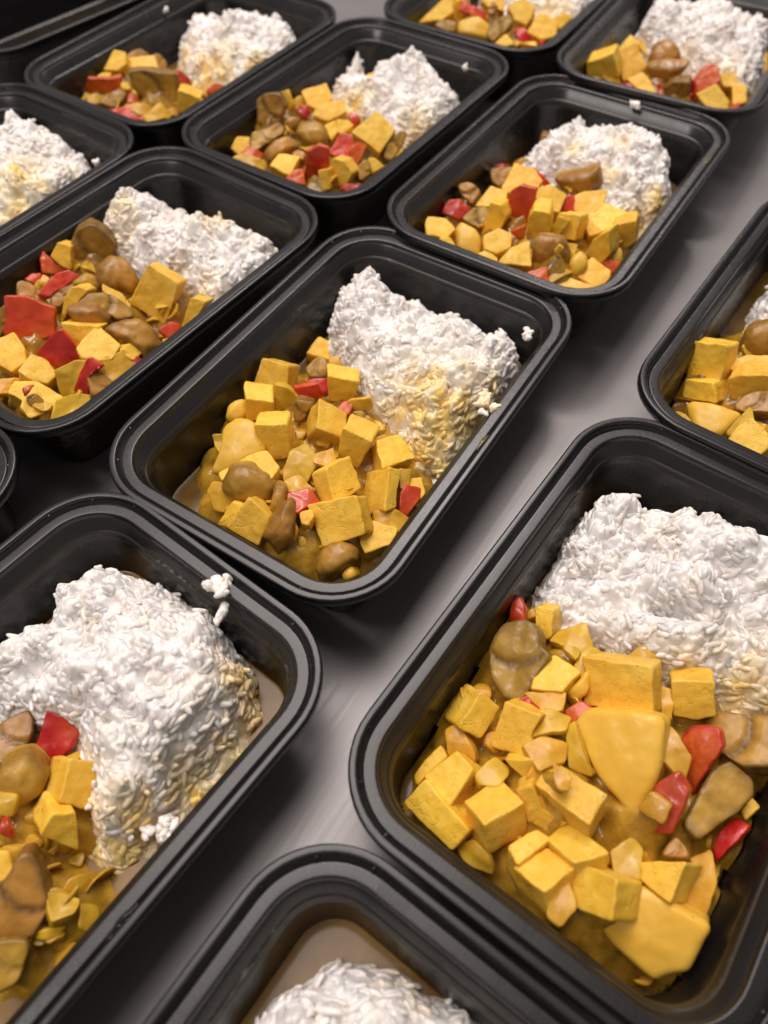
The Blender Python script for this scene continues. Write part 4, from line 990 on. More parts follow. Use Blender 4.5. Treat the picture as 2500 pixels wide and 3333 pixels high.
  'tall tofu slab standing against the rice in the upper middle tray'),
 ('R','C',(223.5, 152.0, -17.0),(0.2848, 0.3041, 0.1046, -0.9031),4.0,((6.1, -0.0), (0.9, 4.8), (-5.0, -0.5), (-2.0, -4.3)),
  'red pepper bits between the tofu pieces in the upper middle tray'),
 ('T','C',(211.7, 127.6, -19.6),(0.9251, 0.114, -0.2909, 0.2156),15.0,((-6.1, 3.9), (-11.7, -4.7), (4.6, -13.5), (14.4, 0.0), (-1.2, 14.3)),
  'large diamond shaped tofu cube at the right in the upper middle tray'),
 ('T','C',(208.2, 151.0, -18.2),(0.1269, -0.1775, -0.2416, 0.9455),10.0,((3.0, 3.9), (-5.5, 3.5), (-4.9, -1.4), (0.6, -6.0), (6.8, 0.0)),
  'tofu piece left of the diamond cube in the upper middle tray'),
 ('T','C',(201.1, 155.9, -18.5),(0.2431, 0.2519, 0.1612, -0.9228),10.0,((7.3, 0.0), (1.2, 3.9), (-6.6, 1.4), (-1.8, -5.3)),
  'tofu edge right of the dark mushroom in the upper middle tray'),
 ('M','C',(192.2, 182.0, -15.5),(0.8995, 0.2506, -0.2883, -0.212),9.0,((-3.8, -4.1), (1.3, -4.5), (6.6, 0.0), (1.0, 4.7), (-5.1, 3.8)),
  'curled end of the dark mushroom in the upper middle tray'),
 ('M','C',(188.0, 161.9, -15.9),(0.6205, 0.3155, -0.0, -0.7179),12.0,((2.2, -7.9), (11.6, -0.0), (7.6, 5.8), (-1.4, 9.1), (-11.4, 0.6), (-8.7, -7.6)),
  'dark mushroom cap at the centre of the pile in the upper middle tray'),
 ('M','C',(172.1, 190.1, -19.2),(0.0347, -0.1934, -0.2178, 0.956),10.0,((14.8, 0.0), (4.0, 2.5), (-10.6, 6.6), (-13.2, -0.0), (4.9, -9.1)),
  'long tan mushroom strip at the left in the upper middle tray'),
 ('M','C',(163.4, 171.8, -17.8),(0.8781, 0.2657, -0.1028, -0.3845),11.0,((-8.8, -7.8), (1.3, -4.3), (13.2, 0.0), (8.2, 7.6), (-3.4, 5.9), (-10.5, -1.4)),
  'rounded tan mushroom piece below the long strip in the upper middle tray'),
 ('T','C',(162.7, 205.0, -24.9),(0.9306, 0.2035, -0.2675, -0.1447),10.0,((-5.4, -3.5), (2.8, -5.1), (7.5, 0.0), (1.4, 5.5), (-6.2, 3.1)),
  'tofu corner at the left wall in the upper middle tray'),
 ('R','C',(155.6, 190.6, -21.1),(0.7387, 0.3086, -0.0183, -0.599),4.0,((-2.3, -3.9), (7.4, 0.0), (6.0, 3.2), (-4.3, 2.9), (-6.8, -2.3)),
  'red pepper scrap low at the left in the upper middle tray'),
 ('O','C',(149.5, 188.6, -23.6),(0.4887, -0.0455, -0.2605, 0.8314),6.0,((4.1, 2.6), (-8.2, 3.2), (-10.3, -1.8), (3.9, -4.0), (10.4, 0.0)),
  'brown onion strip along the near rim in the upper middle tray'),
 ('M','C',(163.8, 155.6, -17.0),(0.4623, -0.0866, -0.2665, 0.8413),8.0,((-1.9, 4.7), (-4.3, -0.8), (0.1, -4.0), (6.0, -0.0)),
  'small mushroom bit above the near tofu in the upper middle tray'),
 ('T','C',(152.3, 160.1, -21.2),(0.9398, 0.2117, -0.1191, -0.2402),13.0,((-1.1, -9.1), (11.1, -0.0), (-0.6, 7.1), (-9.3, 2.0)),
  'golden tofu lump by the near rim in the upper middle tray'),
 ('R','C',(144.7, 143.9, -18.4),(0.4293, -0.1, -0.276, 0.8541),4.0,((0.2, 4.3), (-4.8, 5.1), (-4.4, -5.1), (1.5, -4.3), (7.6, -0.0)),
  'red pepper piece on the near rim in the upper middle tray'),
 ('R','C',(157.0, 135.4, -13.5),(0.1734, 0.6163, 0.1828, -0.7461),4.0,((14.7, -0.0), (4.4, 1.8), (-0.8, 6.0), (-10.6, 6.4), (-11.7, 0.1), (-8.0, -6.6), (11.9, -7.7)),
  'tall red pepper strip at the near centre in the upper middle tray'),
 ('O','C',(171.4, 150.3, -14.1),(0.8591, 0.2482, -0.0951, -0.4373),4.0,((-1.6, -1.8), (8.8, 0.0), (0.3, 1.8), (-7.5, -0.0)),
  'thin onion strip above the tall red pepper in the upper middle tray'),
 ('R','C',(181.6, 132.0, -14.0),(0.9492, 0.1874, -0.2523, 0.0187),5.0,((-6.3, 1.1), (-5.6, -6.5), (1.1, -7.6), (10.3, -0.0), (7.4, 6.3), (-6.9, 6.7)),
  'shiny red pepper left of the diamond cube in the upper middle tray'),
 ('R','C',(182.4, 122.5, -14.6),(0.9226, 0.3101, -0.2111, -0.09),4.0,((-5.3, 0.4), (-7.0, -6.6), (-2.3, -4.0), (9.6, -0.0), (5.9, 5.0), (-0.9, 5.2)),
  'curled red pepper beside the shiny one in the upper middle tray'),
 ('T','C',(166.9, 122.3, -17.3),(0.055, -0.5487, -0.1453, 0.8214),12.0,((9.1, 0.0), (5.0, 7.3), (-3.2, 7.6), (-6.9, -0.1), (-5.2, -6.3), (1.3, -8.5)),
  'small bright tofu cube at the near rim in the upper middle tray'),
 ('T','C',(155.0, 126.6, -18.6),(0.0503, 0.5416, 0.1095, -0.8319),10.0,((7.1, 0.0), (3.2, 4.7), (-6.9, 0.7), (-3.5, -5.4)),
  'tofu strip beside the tall red pepper in the upper middle tray'),
 ('R','C',(159.0, 112.3, -23.5),(0.9027, 0.2399, -0.1546, -0.322),5.0,((-2.8, -1.7), (3.1, -2.5), (6.6, 0.0), (-0.5, 3.0), (-6.4, 1.2)),
  'red pepper at the near corner in the upper middle tray'),
 ('M','C',(178.3, 114.3, -21.2),(0.1493, 0.2618, 0.2401, -0.9228),9.0,((8.4, -0.0), (1.0, 4.9), (-5.7, 1.8), (-5.9, -2.0), (2.3, -4.7)),
  'brown onion chunk by the right wall in the upper middle tray'),
 ('T','C',(188.1, 113.0, -23.4),(0.1334, 0.2365, 0.2419, -0.9315),10.0,((7.0, 0.0), (-1.6, 6.3), (-3.7, -1.1), (-1.7, -5.1)),
  'orange tofu piece by the right wall in the upper middle tray'),
 ('M','C',(213.9, 112.4, -21.6),(0.9283, 0.2904, -0.219, -0.0767),8.0,((-9.2, -4.7), (1.6, -4.0), (11.1, -0.0), (9.8, 4.5), (-2.9, 4.4), (-10.5, -0.2)),
  'dark mushroom slice on edge by the rice in the upper middle tray'),
 ('R','C',(299.9, 141.5, -39.0),(0.8289, 0.2963, -0.1892, -0.435),5.0,((-6.3, -7.3), (4.8, -5.3), (11.1, 0.0), (7.4, 6.4), (-6.6, 5.5), (-10.4, 0.6)),
  'red pepper piece lying on the rice in the upper middle tray'),
 ('T','C',(297.8, 135.1, -41.2),(0.7073, 0.3999, -0.5553, -0.1775),9.0,((-8.7, 1.1), (5.3, -6.4), (9.5, 0.0), (-6.1, 5.2)),
  'tofu bit under the red pepper on the rice in the upper middle tray'),
 ('T','B',(198.2, 354.7, -19.2),(0.2087, -0.2351, -0.2953, 0.9022),12.0,((2.9, 5.6), (-4.6, 4.5), (-8.3, -2.5), (-1.7, -7.6), (11.7, -0.0)),
  'slanted tofu cube at the far left of the pile in the upper left tray'),
 ('M','B',(216.1, 356.6, -20.9),(0.8595, 0.3544, -0.0772, -0.3601),8.0,((-5.5, -4.1), (0.6, -0.7), (12.0, 0.0), (4.2, 4.8), (-3.1, 2.7), (-8.1, -2.7)),
  'curved mushroom rim behind the square tofu in the upper left tray'),
 ('M','B',(236.2, 352.8, -33.5),(0.6153, 0.127, -0.415, 0.6581),9.0,((-2.9, 6.9), (-6.6, 2.1), (-4.0, -4.1), (5.4, -4.9), (8.2, 0.0)),
  'brown mushroom piece behind the square tofu in the upper left tray'),
 ('T','B',(216.4, 350.5, -27.9),(0.7827, 0.277, 0.0167, -0.5571),12.0,((-7.1, -9.1), (12.0, 0.0), (5.8, 9.8), (-10.6, -0.7)),
  'square tofu cube above the big mushroom in the upper left tray'),
 ('T','B',(196.5, 355.8, -27.0),(0.9472, 0.2783, -0.1513, -0.0498),11.0,((-7.3, -0.1), (0.8, -6.5), (8.8, -0.0), (3.4, 3.4), (-5.7, 3.2)),
  'tofu piece beneath the slanted cube in the upper left tray'),
 ('T','B',(183.2, 357.8, -24.2),(0.2701, -0.0816, -0.3227, 0.9035),9.0,((-0.9, 3.4), (-5.3, -0.8), (0.5, -2.6), (5.7, -0.0)),
  'small tofu piece above the red pepper in the upper left tray'),
 ('M','B',(183.4, 306.4, -17.1),(0.7371, 0.5325, -0.3767, -0.1768),10.0,((-11.3, 6.6), (-8.7, -7.3), (-0.1, -13.8), (10.3, -15.4), (20.3, -0.0), (-2.2, 14.4), (-8.3, 15.4)),
  'big mushroom slice with dark centre in the upper left tray'),
 ('R','B',(170.8, 349.0, -22.2),(0.6733, 0.5925, -0.3937, -0.2016),4.0,((-11.7, -0.6), (-0.1, -3.6), (13.0, -5.7), (15.2, 0.0), (-4.6, 8.3), (-11.8, 1.6)),
  'red pepper strip at the left of the pile in the upper left tray'),
 ('T','B',(178.4, 331.1, -23.6),(0.5896, 0.0361, -0.3485, 0.7277),10.0,((0.1, 3.8), (-3.9, -0.3), (-0.2, -3.5), (4.0, 0.0)),
  'tofu bit between red pepper and mushroom in the upper left tray'),
 ('M','B',(158.5, 323.5, -22.2),(0.2437, -0.0867, -0.3107, 0.9146),10.0,((4.6, 5.1), (-3.4, 4.4), (-10.5, -0.8), (-5.8, -4.8), (4.3, -3.9), (10.8, 0.0)),
  'grey tan mushroom piece below the red pepper in the upper left tray'),
 ('O','B',(156.0, 341.9, -25.2),(0.5381, 0.0326, -0.323, 0.7778),7.0,((2.3, 4.2), (-5.4, 0.4), (-3.2, -4.6), (6.3, 0.0)),
  'golden onion piece in the near left corner in the upper left tray'),
 ('R','B',(166.0, 311.3, -20.8),(0.8257, 0.3202, -0.0157, -0.4642),4.0,((-2.9, -3.3), (2.2, -2.8), (5.2, 0.0), (-1.1, 4.7), (-3.4, 1.4)),
  'faded red pepper under the big mushroom in the upper left tray'),
 ('R','B',(150.5, 298.4, -21.3),(0.3879, -0.0338, -0.2965, 0.8721),4.0,((4.9, 3.8), (-9.1, 4.4), (-9.4, 1.0), (-2.2, -4.8), (4.9, -4.4), (10.9, 0.0)),
  'red pepper piece on the near rim in the upper left tray'),
 ('R','B',(150.4, 315.2, -22.8),(0.9404, 0.2841, -0.1018, -0.157),3.0,((-1.0, -1.8), (4.9, -0.0), (-3.9, 1.8)),
  'red pepper shred at the near rim in the upper left tray'),
 ('O','B',(157.6, 294.6, -19.9),(0.4702, -0.0112, -0.2992, 0.8302),4.0,((1.0, 4.0), (-5.2, 1.8), (-8.0, -2.4), (1.8, -3.5), (10.4, -0.0)),
  'yellow onion strip above the near red pepper in the upper left tray'),
 ('O','B',(158.6, 282.2, -21.0),(0.8468, 0.3098, -0.0354, -0.4309),5.0,((-4.6, -5.2), (8.8, -0.0), (2.9, 7.3), (-7.2, -2.1)),
  'tan onion square on the near rim in the upper left tray'),
 ('O','B',(169.7, 279.1, -23.4),(0.0282, -0.1214, -0.3688, 0.9211),6.0,((-2.5, 3.3), (-3.1, -1.0), (1.1, -2.3), (4.5, 0.0)),
  'pale onion bit at the near corner in the upper left tray'),
 ('T','B',(190.9, 281.4, -21.5),(0.6799, 0.5688, -0.3324, -0.3218),13.0,((-2.0, -6.2), (11.7, 0.0), (0.4, 6.3), (-2.9, 6.7), (-7.2, -6.9)),
  'tofu cube against the right wall in the upper left tray'),
 ('R','B',(208.8, 300.2, -22.2),(0.6497, 0.391, 0.1358, -0.6376),4.0,((-1.2, -2.8), (5.7, -3.8), (10.7, 0.0), (1.8, 4.6), (-7.8, 3.3), (-9.3, -1.4)),
  'red pepper strip beside the yellow rice in the upper left tray'),
 ('R','B',(218.4, 278.5, -26.2),(0.9063, 0.3786, -0.0977, -0.1601),4.0,((-6.6, -2.3), (2.5, -2.0), (8.6, 0.0), (0.5, 2.9), (-5.2, 1.4)),
  'red pepper bit at the right wall in the upper left tray'),
 ('T','F',(382.1, 31.9, -15.0),(0.4965, 0.5914, -0.4211, -0.4759),13.0,((-7.3, -8.4), (1.0, -6.6), (13.4, -0.0), (4.0, 12.7), (-11.1, 2.2)),
  'tofu cube at the left of the pile in the upper right tray'),
 ('T','F',(405.8, 19.3, -21.4),(0.0951, 0.3928, 0.0464, -0.9135),13.0,((13.3, -0.0), (1.1, 13.0), (-13.3, 0.1), (-1.2, -13.1)),
  'large square tofu beside the mushroom caps in the upper right tray'),
 ('T','F',(445.1, 35.5, -29.3),(0.8328, 0.2048, -0.2472, -0.4511),10.0,((-4.3, -5.8), (9.8, 0.0), (3.7, 8.6), (-9.2, -2.8)),
  'tofu piece behind the large square tofu in the upper right tray'),
 ('T','F',(470.3, 27.2, -33.0),(0.2793, 0.3625, -0.0414, -0.8882),12.0,((12.4, -0.0), (-1.5, 7.5), (-8.7, 0.5), (-2.2, -8.0)),
  'tofu cube at the far wall in the upper right tray'),
 ('M','F',(432.3, 1.1, -22.1),(0.6829, 0.2851, -0.2225, -0.6347),16.0,((-4.7, -10.4), (8.3, -7.8), (12.7, 0.0), (7.1, 8.5), (-3.5, 10.7), (-10.6, 4.8), (-9.4, -5.8)),
  'round brown mushroom cap on top of the pile in the upper right tray'),
 ('M','F',(392.7, -11.0, -12.1),(0.5738, 0.468, -0.6136, -0.2742),10.0,((-10.2, 1.3), (-3.8, -6.2), (7.0, -8.6), (16.6, 0.0), (0.6, 5.9), (-10.3, 7.6)),
  'tan mushroom half below the round cap in the upper right tray'),
 ('M','F',(379.8, -27.2, -14.7),(0.4011, 0.6335, -0.351, -0.5609),10.0,((-2.1, -8.3), (11.3, 0.0), (2.8, 9.2), (-4.5, 3.7), (-7.6, -4.5)),
  'grey mushroom piece by the near rim in the upper right tray'),
 ('T','F',(510.8, -1.7, -39.1),(0.3252, 0.6806, -0.2857, -0.5912),11.0,((-0.1, -6.2), (10.0, -0.0), (-1.3, 8.7), (-8.6, -2.5)),
  'tofu cube half sunk in the rice in the upper right tray'),
 ('T','F',(478.6, -7.8, -38.0),(0.6373, 0.2586, -0.1926, -0.7),9.0,((-0.8, -6.2), (9.3, -0.0), (-0.3, 5.7), (-8.1, 0.5)),
  'pale tofu piece right of the round cap in the upper right tray'),
 ('T','F',(484.2, -18.7, -39.5),(0.5751, 0.2703, -0.176, -0.7518),8.0,((-2.0, -5.0), (6.0, -0.0), (0.3, 5.0), (-4.3, 0.0)),
  'small tofu bit under the rice in the upper right tray'),
 ('O','F',(516.9, 21.4, -39.7),(0.7669, -0.1562, -0.3355, 0.5243),3.0,((-2.1, 2.9), (-4.9, -2.9), (7.0, 0.0)),
  'orange onion shred on the white rice in the upper right tray'),
 ('R','F',(404.9, -41.2, -16.5),(0.0524, -0.3747, -0.0586, 0.9238),6.0,((10.0, 0.0), (5.0, 5.7), (-2.0, 8.2), (-10.0, 0.0), (-6.6, -5.9), (3.5, -8.1)),
  'large glossy red pepper at the front in the upper right tray'),
 ('R','F',(383.0, -36.8, -15.7),(0.0222, 0.614, -0.1104, -0.7813),4.0,((7.8, 0.0), (3.1, 4.7), (-6.4, 0.7), (-4.6, -5.4)),
  'red pepper shred left of the large red pepper in the upper right tray'),
 ('T','F',(384.0, -55.5, -22.2),(0.6576, -0.2338, -0.2564, 0.6687),13.0,((1.9, 6.5), (-10.2, 4.6), (-8.9, -1.4), (4.0, -9.7), (13.2, -0.0)),
  'tofu cube at the near rim in the upper right tray'),
 ('T','F',(423.6, -54.1, -24.5),(0.5431, 0.2777, -0.1823, -0.7712),10.0,((-0.1, -5.1), (9.8, 0.0), (-1.0, 6.3), (-8.7, -1.1)),
  'scrambled tofu piece behind the near cube in the upper right tray'),
 ('T','F',(416.7, -65.4, -28.5),(0.8184, -0.162, -0.2852, 0.4718),10.0,((-3.0, 7.4), (-8.0, -0.0), (3.0, -7.4), (8.1, 0.0)),
  'tofu piece at the near corner in the upper right tray'),
 ('R','F',(395.4, -69.0, -27.1),(0.5354, -0.2802, -0.2031, 0.7704),5.0,((-0.0, 3.6), (-4.1, 0.7), (-0.7, -4.3), (4.8, 0.0)),
  'red pepper bit at the near corner in the upper right tray'),
 ('T','F',(487.6, -58.4, -34.7),(0.619, -0.2539, -0.2291, 0.707),9.6,((0.1, 10.6), (-10.1, 5.9), (-7.0, -5.8), (3.9, -10.6), (13.1, 0.0)),
  'single tofu cube at the edge of the rice in the upper right tray'),
 ('R','F',(366.9, 5.9, -18.1),(0.5554, -0.2226, -0.2312, 0.7671),4.0,((-5.2, 2.7), (-1.9, -2.7), (7.1, -0.0)),
  'red pepper tip at the near rim in the upper right tray'),
 ('T','F',(376.1, -3.0, -20.3),(0.5691, 0.2697, -0.1463, -0.7629),11.0,((1.7, -5.3), (11.6, 0.0), (3.4, 4.1), (-6.3, 5.1), (-10.4, -4.0)),
  'tofu piece under the tan mushroom half in the upper right tray'),
 ('R','F',(373.2, -16.8, -17.1),(0.246, 0.3438, -0.0429, -0.9052),3.0,((6.1, -0.0), (-2.1, 2.6), (-4.0, -2.6)),
  'thin red pepper sliver at the near rim in the upper right tray'),
 ('O','F',(376.1, 21.5, -22.1),(0.5856, -0.1997, -0.2316, 0.7507),5.0,((1.6, 1.7), (-6.6, 1.5), (-3.7, -3.2), (8.7, -0.0)),
  'brown onion at the near left rim in the upper right tray'),
 ('T','D',(401.2, 181.5, -18.1),(0.3624, -0.3274, -0.2077, 0.8475),13.0,((2.3, 6.3), (-7.7, 5.5), (-9.8, -4.5), (-3.9, -7.4), (19.2, 0.0)),
  'wide tofu piece at the left wall in the tray at the top edge'),
 ('T','D',(419.9, 175.8, -19.2),(0.1132, -0.6212, -0.1383, 0.763),11.0,((9.6, -0.0), (1.6, 7.2), (-9.1, 0.8), (-2.1, -8.0)),
  'tofu piece left of the red pepper in the tray at the top edge'),
 ('R','D',(413.0, 160.1, -15.0),(0.633, 0.3767, -0.1197, -0.6657),4.0,((12.4, 0.0), (7.6, 3.8), (-10.7, 1.5), (-9.3, -5.3)),
  'dark red pepper strip at the top in the tray at the top edge'),
 ('P','D',(390.5, 146.7, -19.6),(0.6261, 0.3254, -0.0957, -0.7021),13.0,((2.7, -5.7), (14.0, 0.0), (9.3, 9.1), (-3.7, 8.4), (-13.4, -2.3), (-8.9, -9.5)),
  'golden potato chunk in the middle in the tray at the top edge'),
 ('M','D',(384.8, 169.4, -19.2),(0.4981, -0.1709, -0.2937, 0.7978),7.0,((3.7, 3.1), (-7.3, 4.2), (-8.4, -2.7), (2.6, -4.7), (9.4, 0.0)),
  'grey mushroom scrap at the left in the tray at the top edge'),
 ('M','D',(428.8, 150.0, -16.8),(0.2262, 0.4404, -0.0182, -0.8686),7.0,((5.7, -0.0), (-1.7, 4.0), (-5.6, 0.5), (1.7, -4.5)),
  'dark mushroom edge at the top in the tray at the top edge'),
 ('M','D',(397.8, 127.7, -17.2),(0.8637, 0.2591, -0.256, -0.3484),10.0,((-7.9, -8.0), (0.3, -4.7), (11.5, -0.0), (8.9, 7.0), (-2.1, 6.6), (-10.6, -0.9)),
  'split mushroom with dark face in the tray at the top edge'),
 ('T','D',(384.4, 115.5, -21.7),(0.7359, 0.2777, -0.1522, -0.5984),11.0,((0.2, -3.3), (8.2, -0.0), (-1.2, 6.4), (-7.2, -3.1)),
  'tofu corner at the near rim in the tray at the top edge'),
 ('T','D',(437.0, 127.4, -20.3),(0.6326, -0.1526, -0.3117, 0.6924),13.0,((2.4, 7.5), (-7.6, 7.5), (-9.2, -6.0), (2.3, -9.1), (12.0, -0.0)),
  'tofu cube right of the dark mushroom in the tray at the top edge'),
 ('T','D',(425.2, 100.4, -23.3),(0.4052, -0.2419, -0.2397, 0.8484),13.0,((3.3, 7.8), (-7.5, 7.1), (-10.8, -2.7), (2.0, -12.2), (12.9, -0.0)),
  'crumbly tofu cube at the right wall in the tray at the top edge'),
 ('T','D',(459.4, 100.6, -27.4),(0.859, 0.3253, -0.1875, -0.3479),10.0,((-3.5, -6.3), (9.1, 0.0), (2.3, 4.8), (-7.9, 1.5)),
  'tofu piece beside the rice in the tray at the top edge'),
 ('R','D',(402.8, 109.5, -18.3),(0.6917, -0.1249, -0.3139, 0.6383),4.0,((-2.0, 5.5), (-6.9, -1.3), (1.6, -4.2), (7.2, 0.0)),
  'red pepper bit at the near rim in the tray at the top edge'),
 ('R','D',(409.2, 94.6, -24.5),(0.9303, 0.1587, -0.2942, -0.1512),4.0,((-1.7, -1.9), (4.7, 0.0), (-3.0, 1.9)),
  'red pepper tip at the near corner in the tray at the top edge'),
 ('T','D',(399.0, 99.4, -23.6),(0.5017, -0.1965, -0.2488, 0.8049),8.0,((-5.1, 2.4), (-3.0, -2.4), (8.2, -0.0)),
  'tofu bit at the near corner in the tray at the top edge'),
 ('M','D',(501.1, 136.0, -38.5),(0.7877, 0.2951, -0.23, -0.4894),9.0,((-0.0, -6.1), (7.3, 0.0), (-0.9, 5.7), (-6.4, 0.4)),
  'small mushroom cap beside the rice in the tray at the top edge'),
 ('T','D',(440.6, 154.7, -20.6),(0.6085, -0.1509, -0.3153, 0.7125),10.0,((4.2, 3.2), (-9.5, 2.5), (-6.2, -5.7), (11.5, 0.0)),
  'tofu pieces cut by the picture top in the tray at the top edge'),
 ('O','G',(30.4, 299.1, -35.0),(0.0252, 0.0787, 0.281, -0.9561),6.0,((9.6, 0.0), (-2.2, 4.1), (-8.1, 3.9), (-4.0, -4.1), (4.8, -3.9)),
  'soft onion at the edge of the stained rice in the tray at the left edge'),
]

# ------------------------------------------------------------------ curry mush under the pieces
HMAX = {'E': 31, 'K': 31, 'L': 31, 'H': 33, 'I': 32, 'J': 30, 'C': 32, 'B': 26, 'F': 28, 'D': 30, 'G': 20}
UC = {'L': -45, 'B': -60, 'F': -50}


def pile_top(n, u, v):
    uc = UC.get(n, -42)
    a = 1 - np.minimum(1, np.abs(u - uc) / np.where(u < uc, 80, 95)) ** 2.6
    b = 1 - np.minimum(1, np.abs(v) / 72) ** 3.2
    return RIM - 45 + HMAX[n] * (.12 + .88 * a * b)


def grid_mesh(name, us, vs, Z, keep, attr=None):
    nu, nv = len(us), len(vs)
    U, V = np.meshgrid(us, vs, indexing='ij')
    idx = np.arange(nu * nv).reshape(nu, nv)
    k = keep[:-1, :-1] & keep[1:, :-1] & keep[:-1, 1:] & keep[1:, 1:]
    F = np.stack([idx[:-1, :-1][k], idx[1:, :-1][k], idx[1:, 1:][k], idx[:-1, 1:][k]], 1)
    used = np.zeros(nu * nv, bool)
    used[F.ravel()] = True
    remap = np.cumsum(used) - 1
    P = np.stack([U.ravel(), V.ravel(), Z.ravel()], 1)[used] * MM
    return np_mesh(name, P, remap[F], attr=None if attr is None else attr.ravel()[used])


MUSH = {}
for n in HMAX:
    if n == 'G':
        continue
    us = np.arange(-94, 60, 1.4)
    vs = np.arange(-60, 60.1, 1.4)
    U, V = np.meshgrid(us, vs, indexing='ij')
    n1, n2 = VNoise(ord(n)), VNoise(ord(n) + 50)
    Z = np.full(U.shape, -20.0)
    inv = tray_matrix(n).inverted()
    for kind, tn, loc, quat, th, poly, label in ITEMS:
        if tn != n:
            continue
        c = inv @ Vector((loc[0] * MM, loc[1] * MM, (loc[2] + RIM) * MM)) / MM
        r = np.mean([math.hypot(*p) for p in poly])
        dist = np.hypot(U - c.x, V - c.y)
        Z = np.maximum(Z, c.z + th * .25 - 4.6 - 1.0 * np.maximum(0, dist - .45 * r))
    Z = Z + 4 * n1(U / 7, V / 7) + 2.4 * n2(U / 3.2 + 9, V / 3.2)
    keep = (Z > SAUCE_Z[n] - 3) & (-rr_sdf(U, V) - rim_inset(np.clip(Z, 2, 44)) > .4)
    Z = np.maximum(Z, SAUCE_Z[n] - 3)
    o = new_obj('curry_mush', grid_mesh('curry_mush', us, vs, Z, keep), M_CURRY, kind='stuff',
                label='thick yellow curry with soft onion bits under the pieces ' + WHERE[n], category='curry')
    o.matrix_world = tray_matrix(n)
    ij = np.argwhere(keep & (Z > SAUCE_Z[n] + 1) & (-rr_sdf(U, V) - rim_inset(np.clip(Z, 2, 44)) > 6.0))
    MUSH[n] = (o, np.stack([us[ij[:, 0]], vs[ij[:, 1]], Z[ij[:, 0], ij[:, 1]]], 1))

# ------------------------------------------------------------------ pieces of curry
KIND = {  # name, category, material, corner radius, bevel, rough amp, dome, bend, colour word
    'T': ('tofu_piece', 'tofu', M_TOFU, .7, .75, .32, .1, 0, 'yellow'),
    'P': ('potato_piece', 'potato', M_POTATO, 3.2, 2.8, .25, 1.5, 0, 'golden'),
    'M': ('mushroom_piece', 'mushroom', M_MUSH, 2.2, 2.8, .55, .9, 0, 'brown'),
    'R': ('pepper_piece', 'red pepper', M_PEPPER, .8, .8, .38, .1, 1.0, 'red'),
    'O': ('onion_piece', 'onion', M_ONION, 1.0, .5, .45, .15, 1.2, 'amber'),
}
GROUPS = {'T': 'tofu pieces in the curry', 'P': 'potato pieces in the curry', 'M': 'mushroom pieces in the curry',
          'R': 'red pepper pieces in the curry', 'O': 'onion pieces in the curry'}


GROW = {'T': 1.10, 'P': 1.06, 'M': 1.10, 'R': 1.14, 'O': 1.30}


def round_poly(poly, r):
    P = [Vector(p) for p in poly]
    out = []
    m = len(P)
    for i in range(m):
        a, b, c = P[i - 1], P[i], P[(i + 1) % m]
        d1, d2 = (a - b), (c - b)
        l1, l2 = d1.length, d2.length
        k = min(r * 1.2, .36 * l1, .36 * l2)
        p1, p2 = b + d1 / max(l1, 1e-6) * k, b + d2 / max(l2, 1e-6) * k
        for t in (0, .25, .5, .75, 1):
            out.append(p1 * (1 - t) ** 2 + b * 2 * t * (1 - t) + p2 * t * t)
    # even resampling
    Q = np.array([(p.x, p.y) for p in out])
    L = np.linalg.norm(np.roll(Q, -1, 0) - Q, axis=1)
    cum = np.concatenate([[0], np.cumsum(L)])
    k = int(np.clip(cum[-1] / 1.05, 26, 70))
    s = np.linspace(0, cum[-1], k, endpoint=False)
    Qc = np.vstack([Q, Q[:1]])
    return np.stack([np.interp(s, cum, Qc[:, 0]), np.interp(s, cum, Qc[:, 1])], 1)


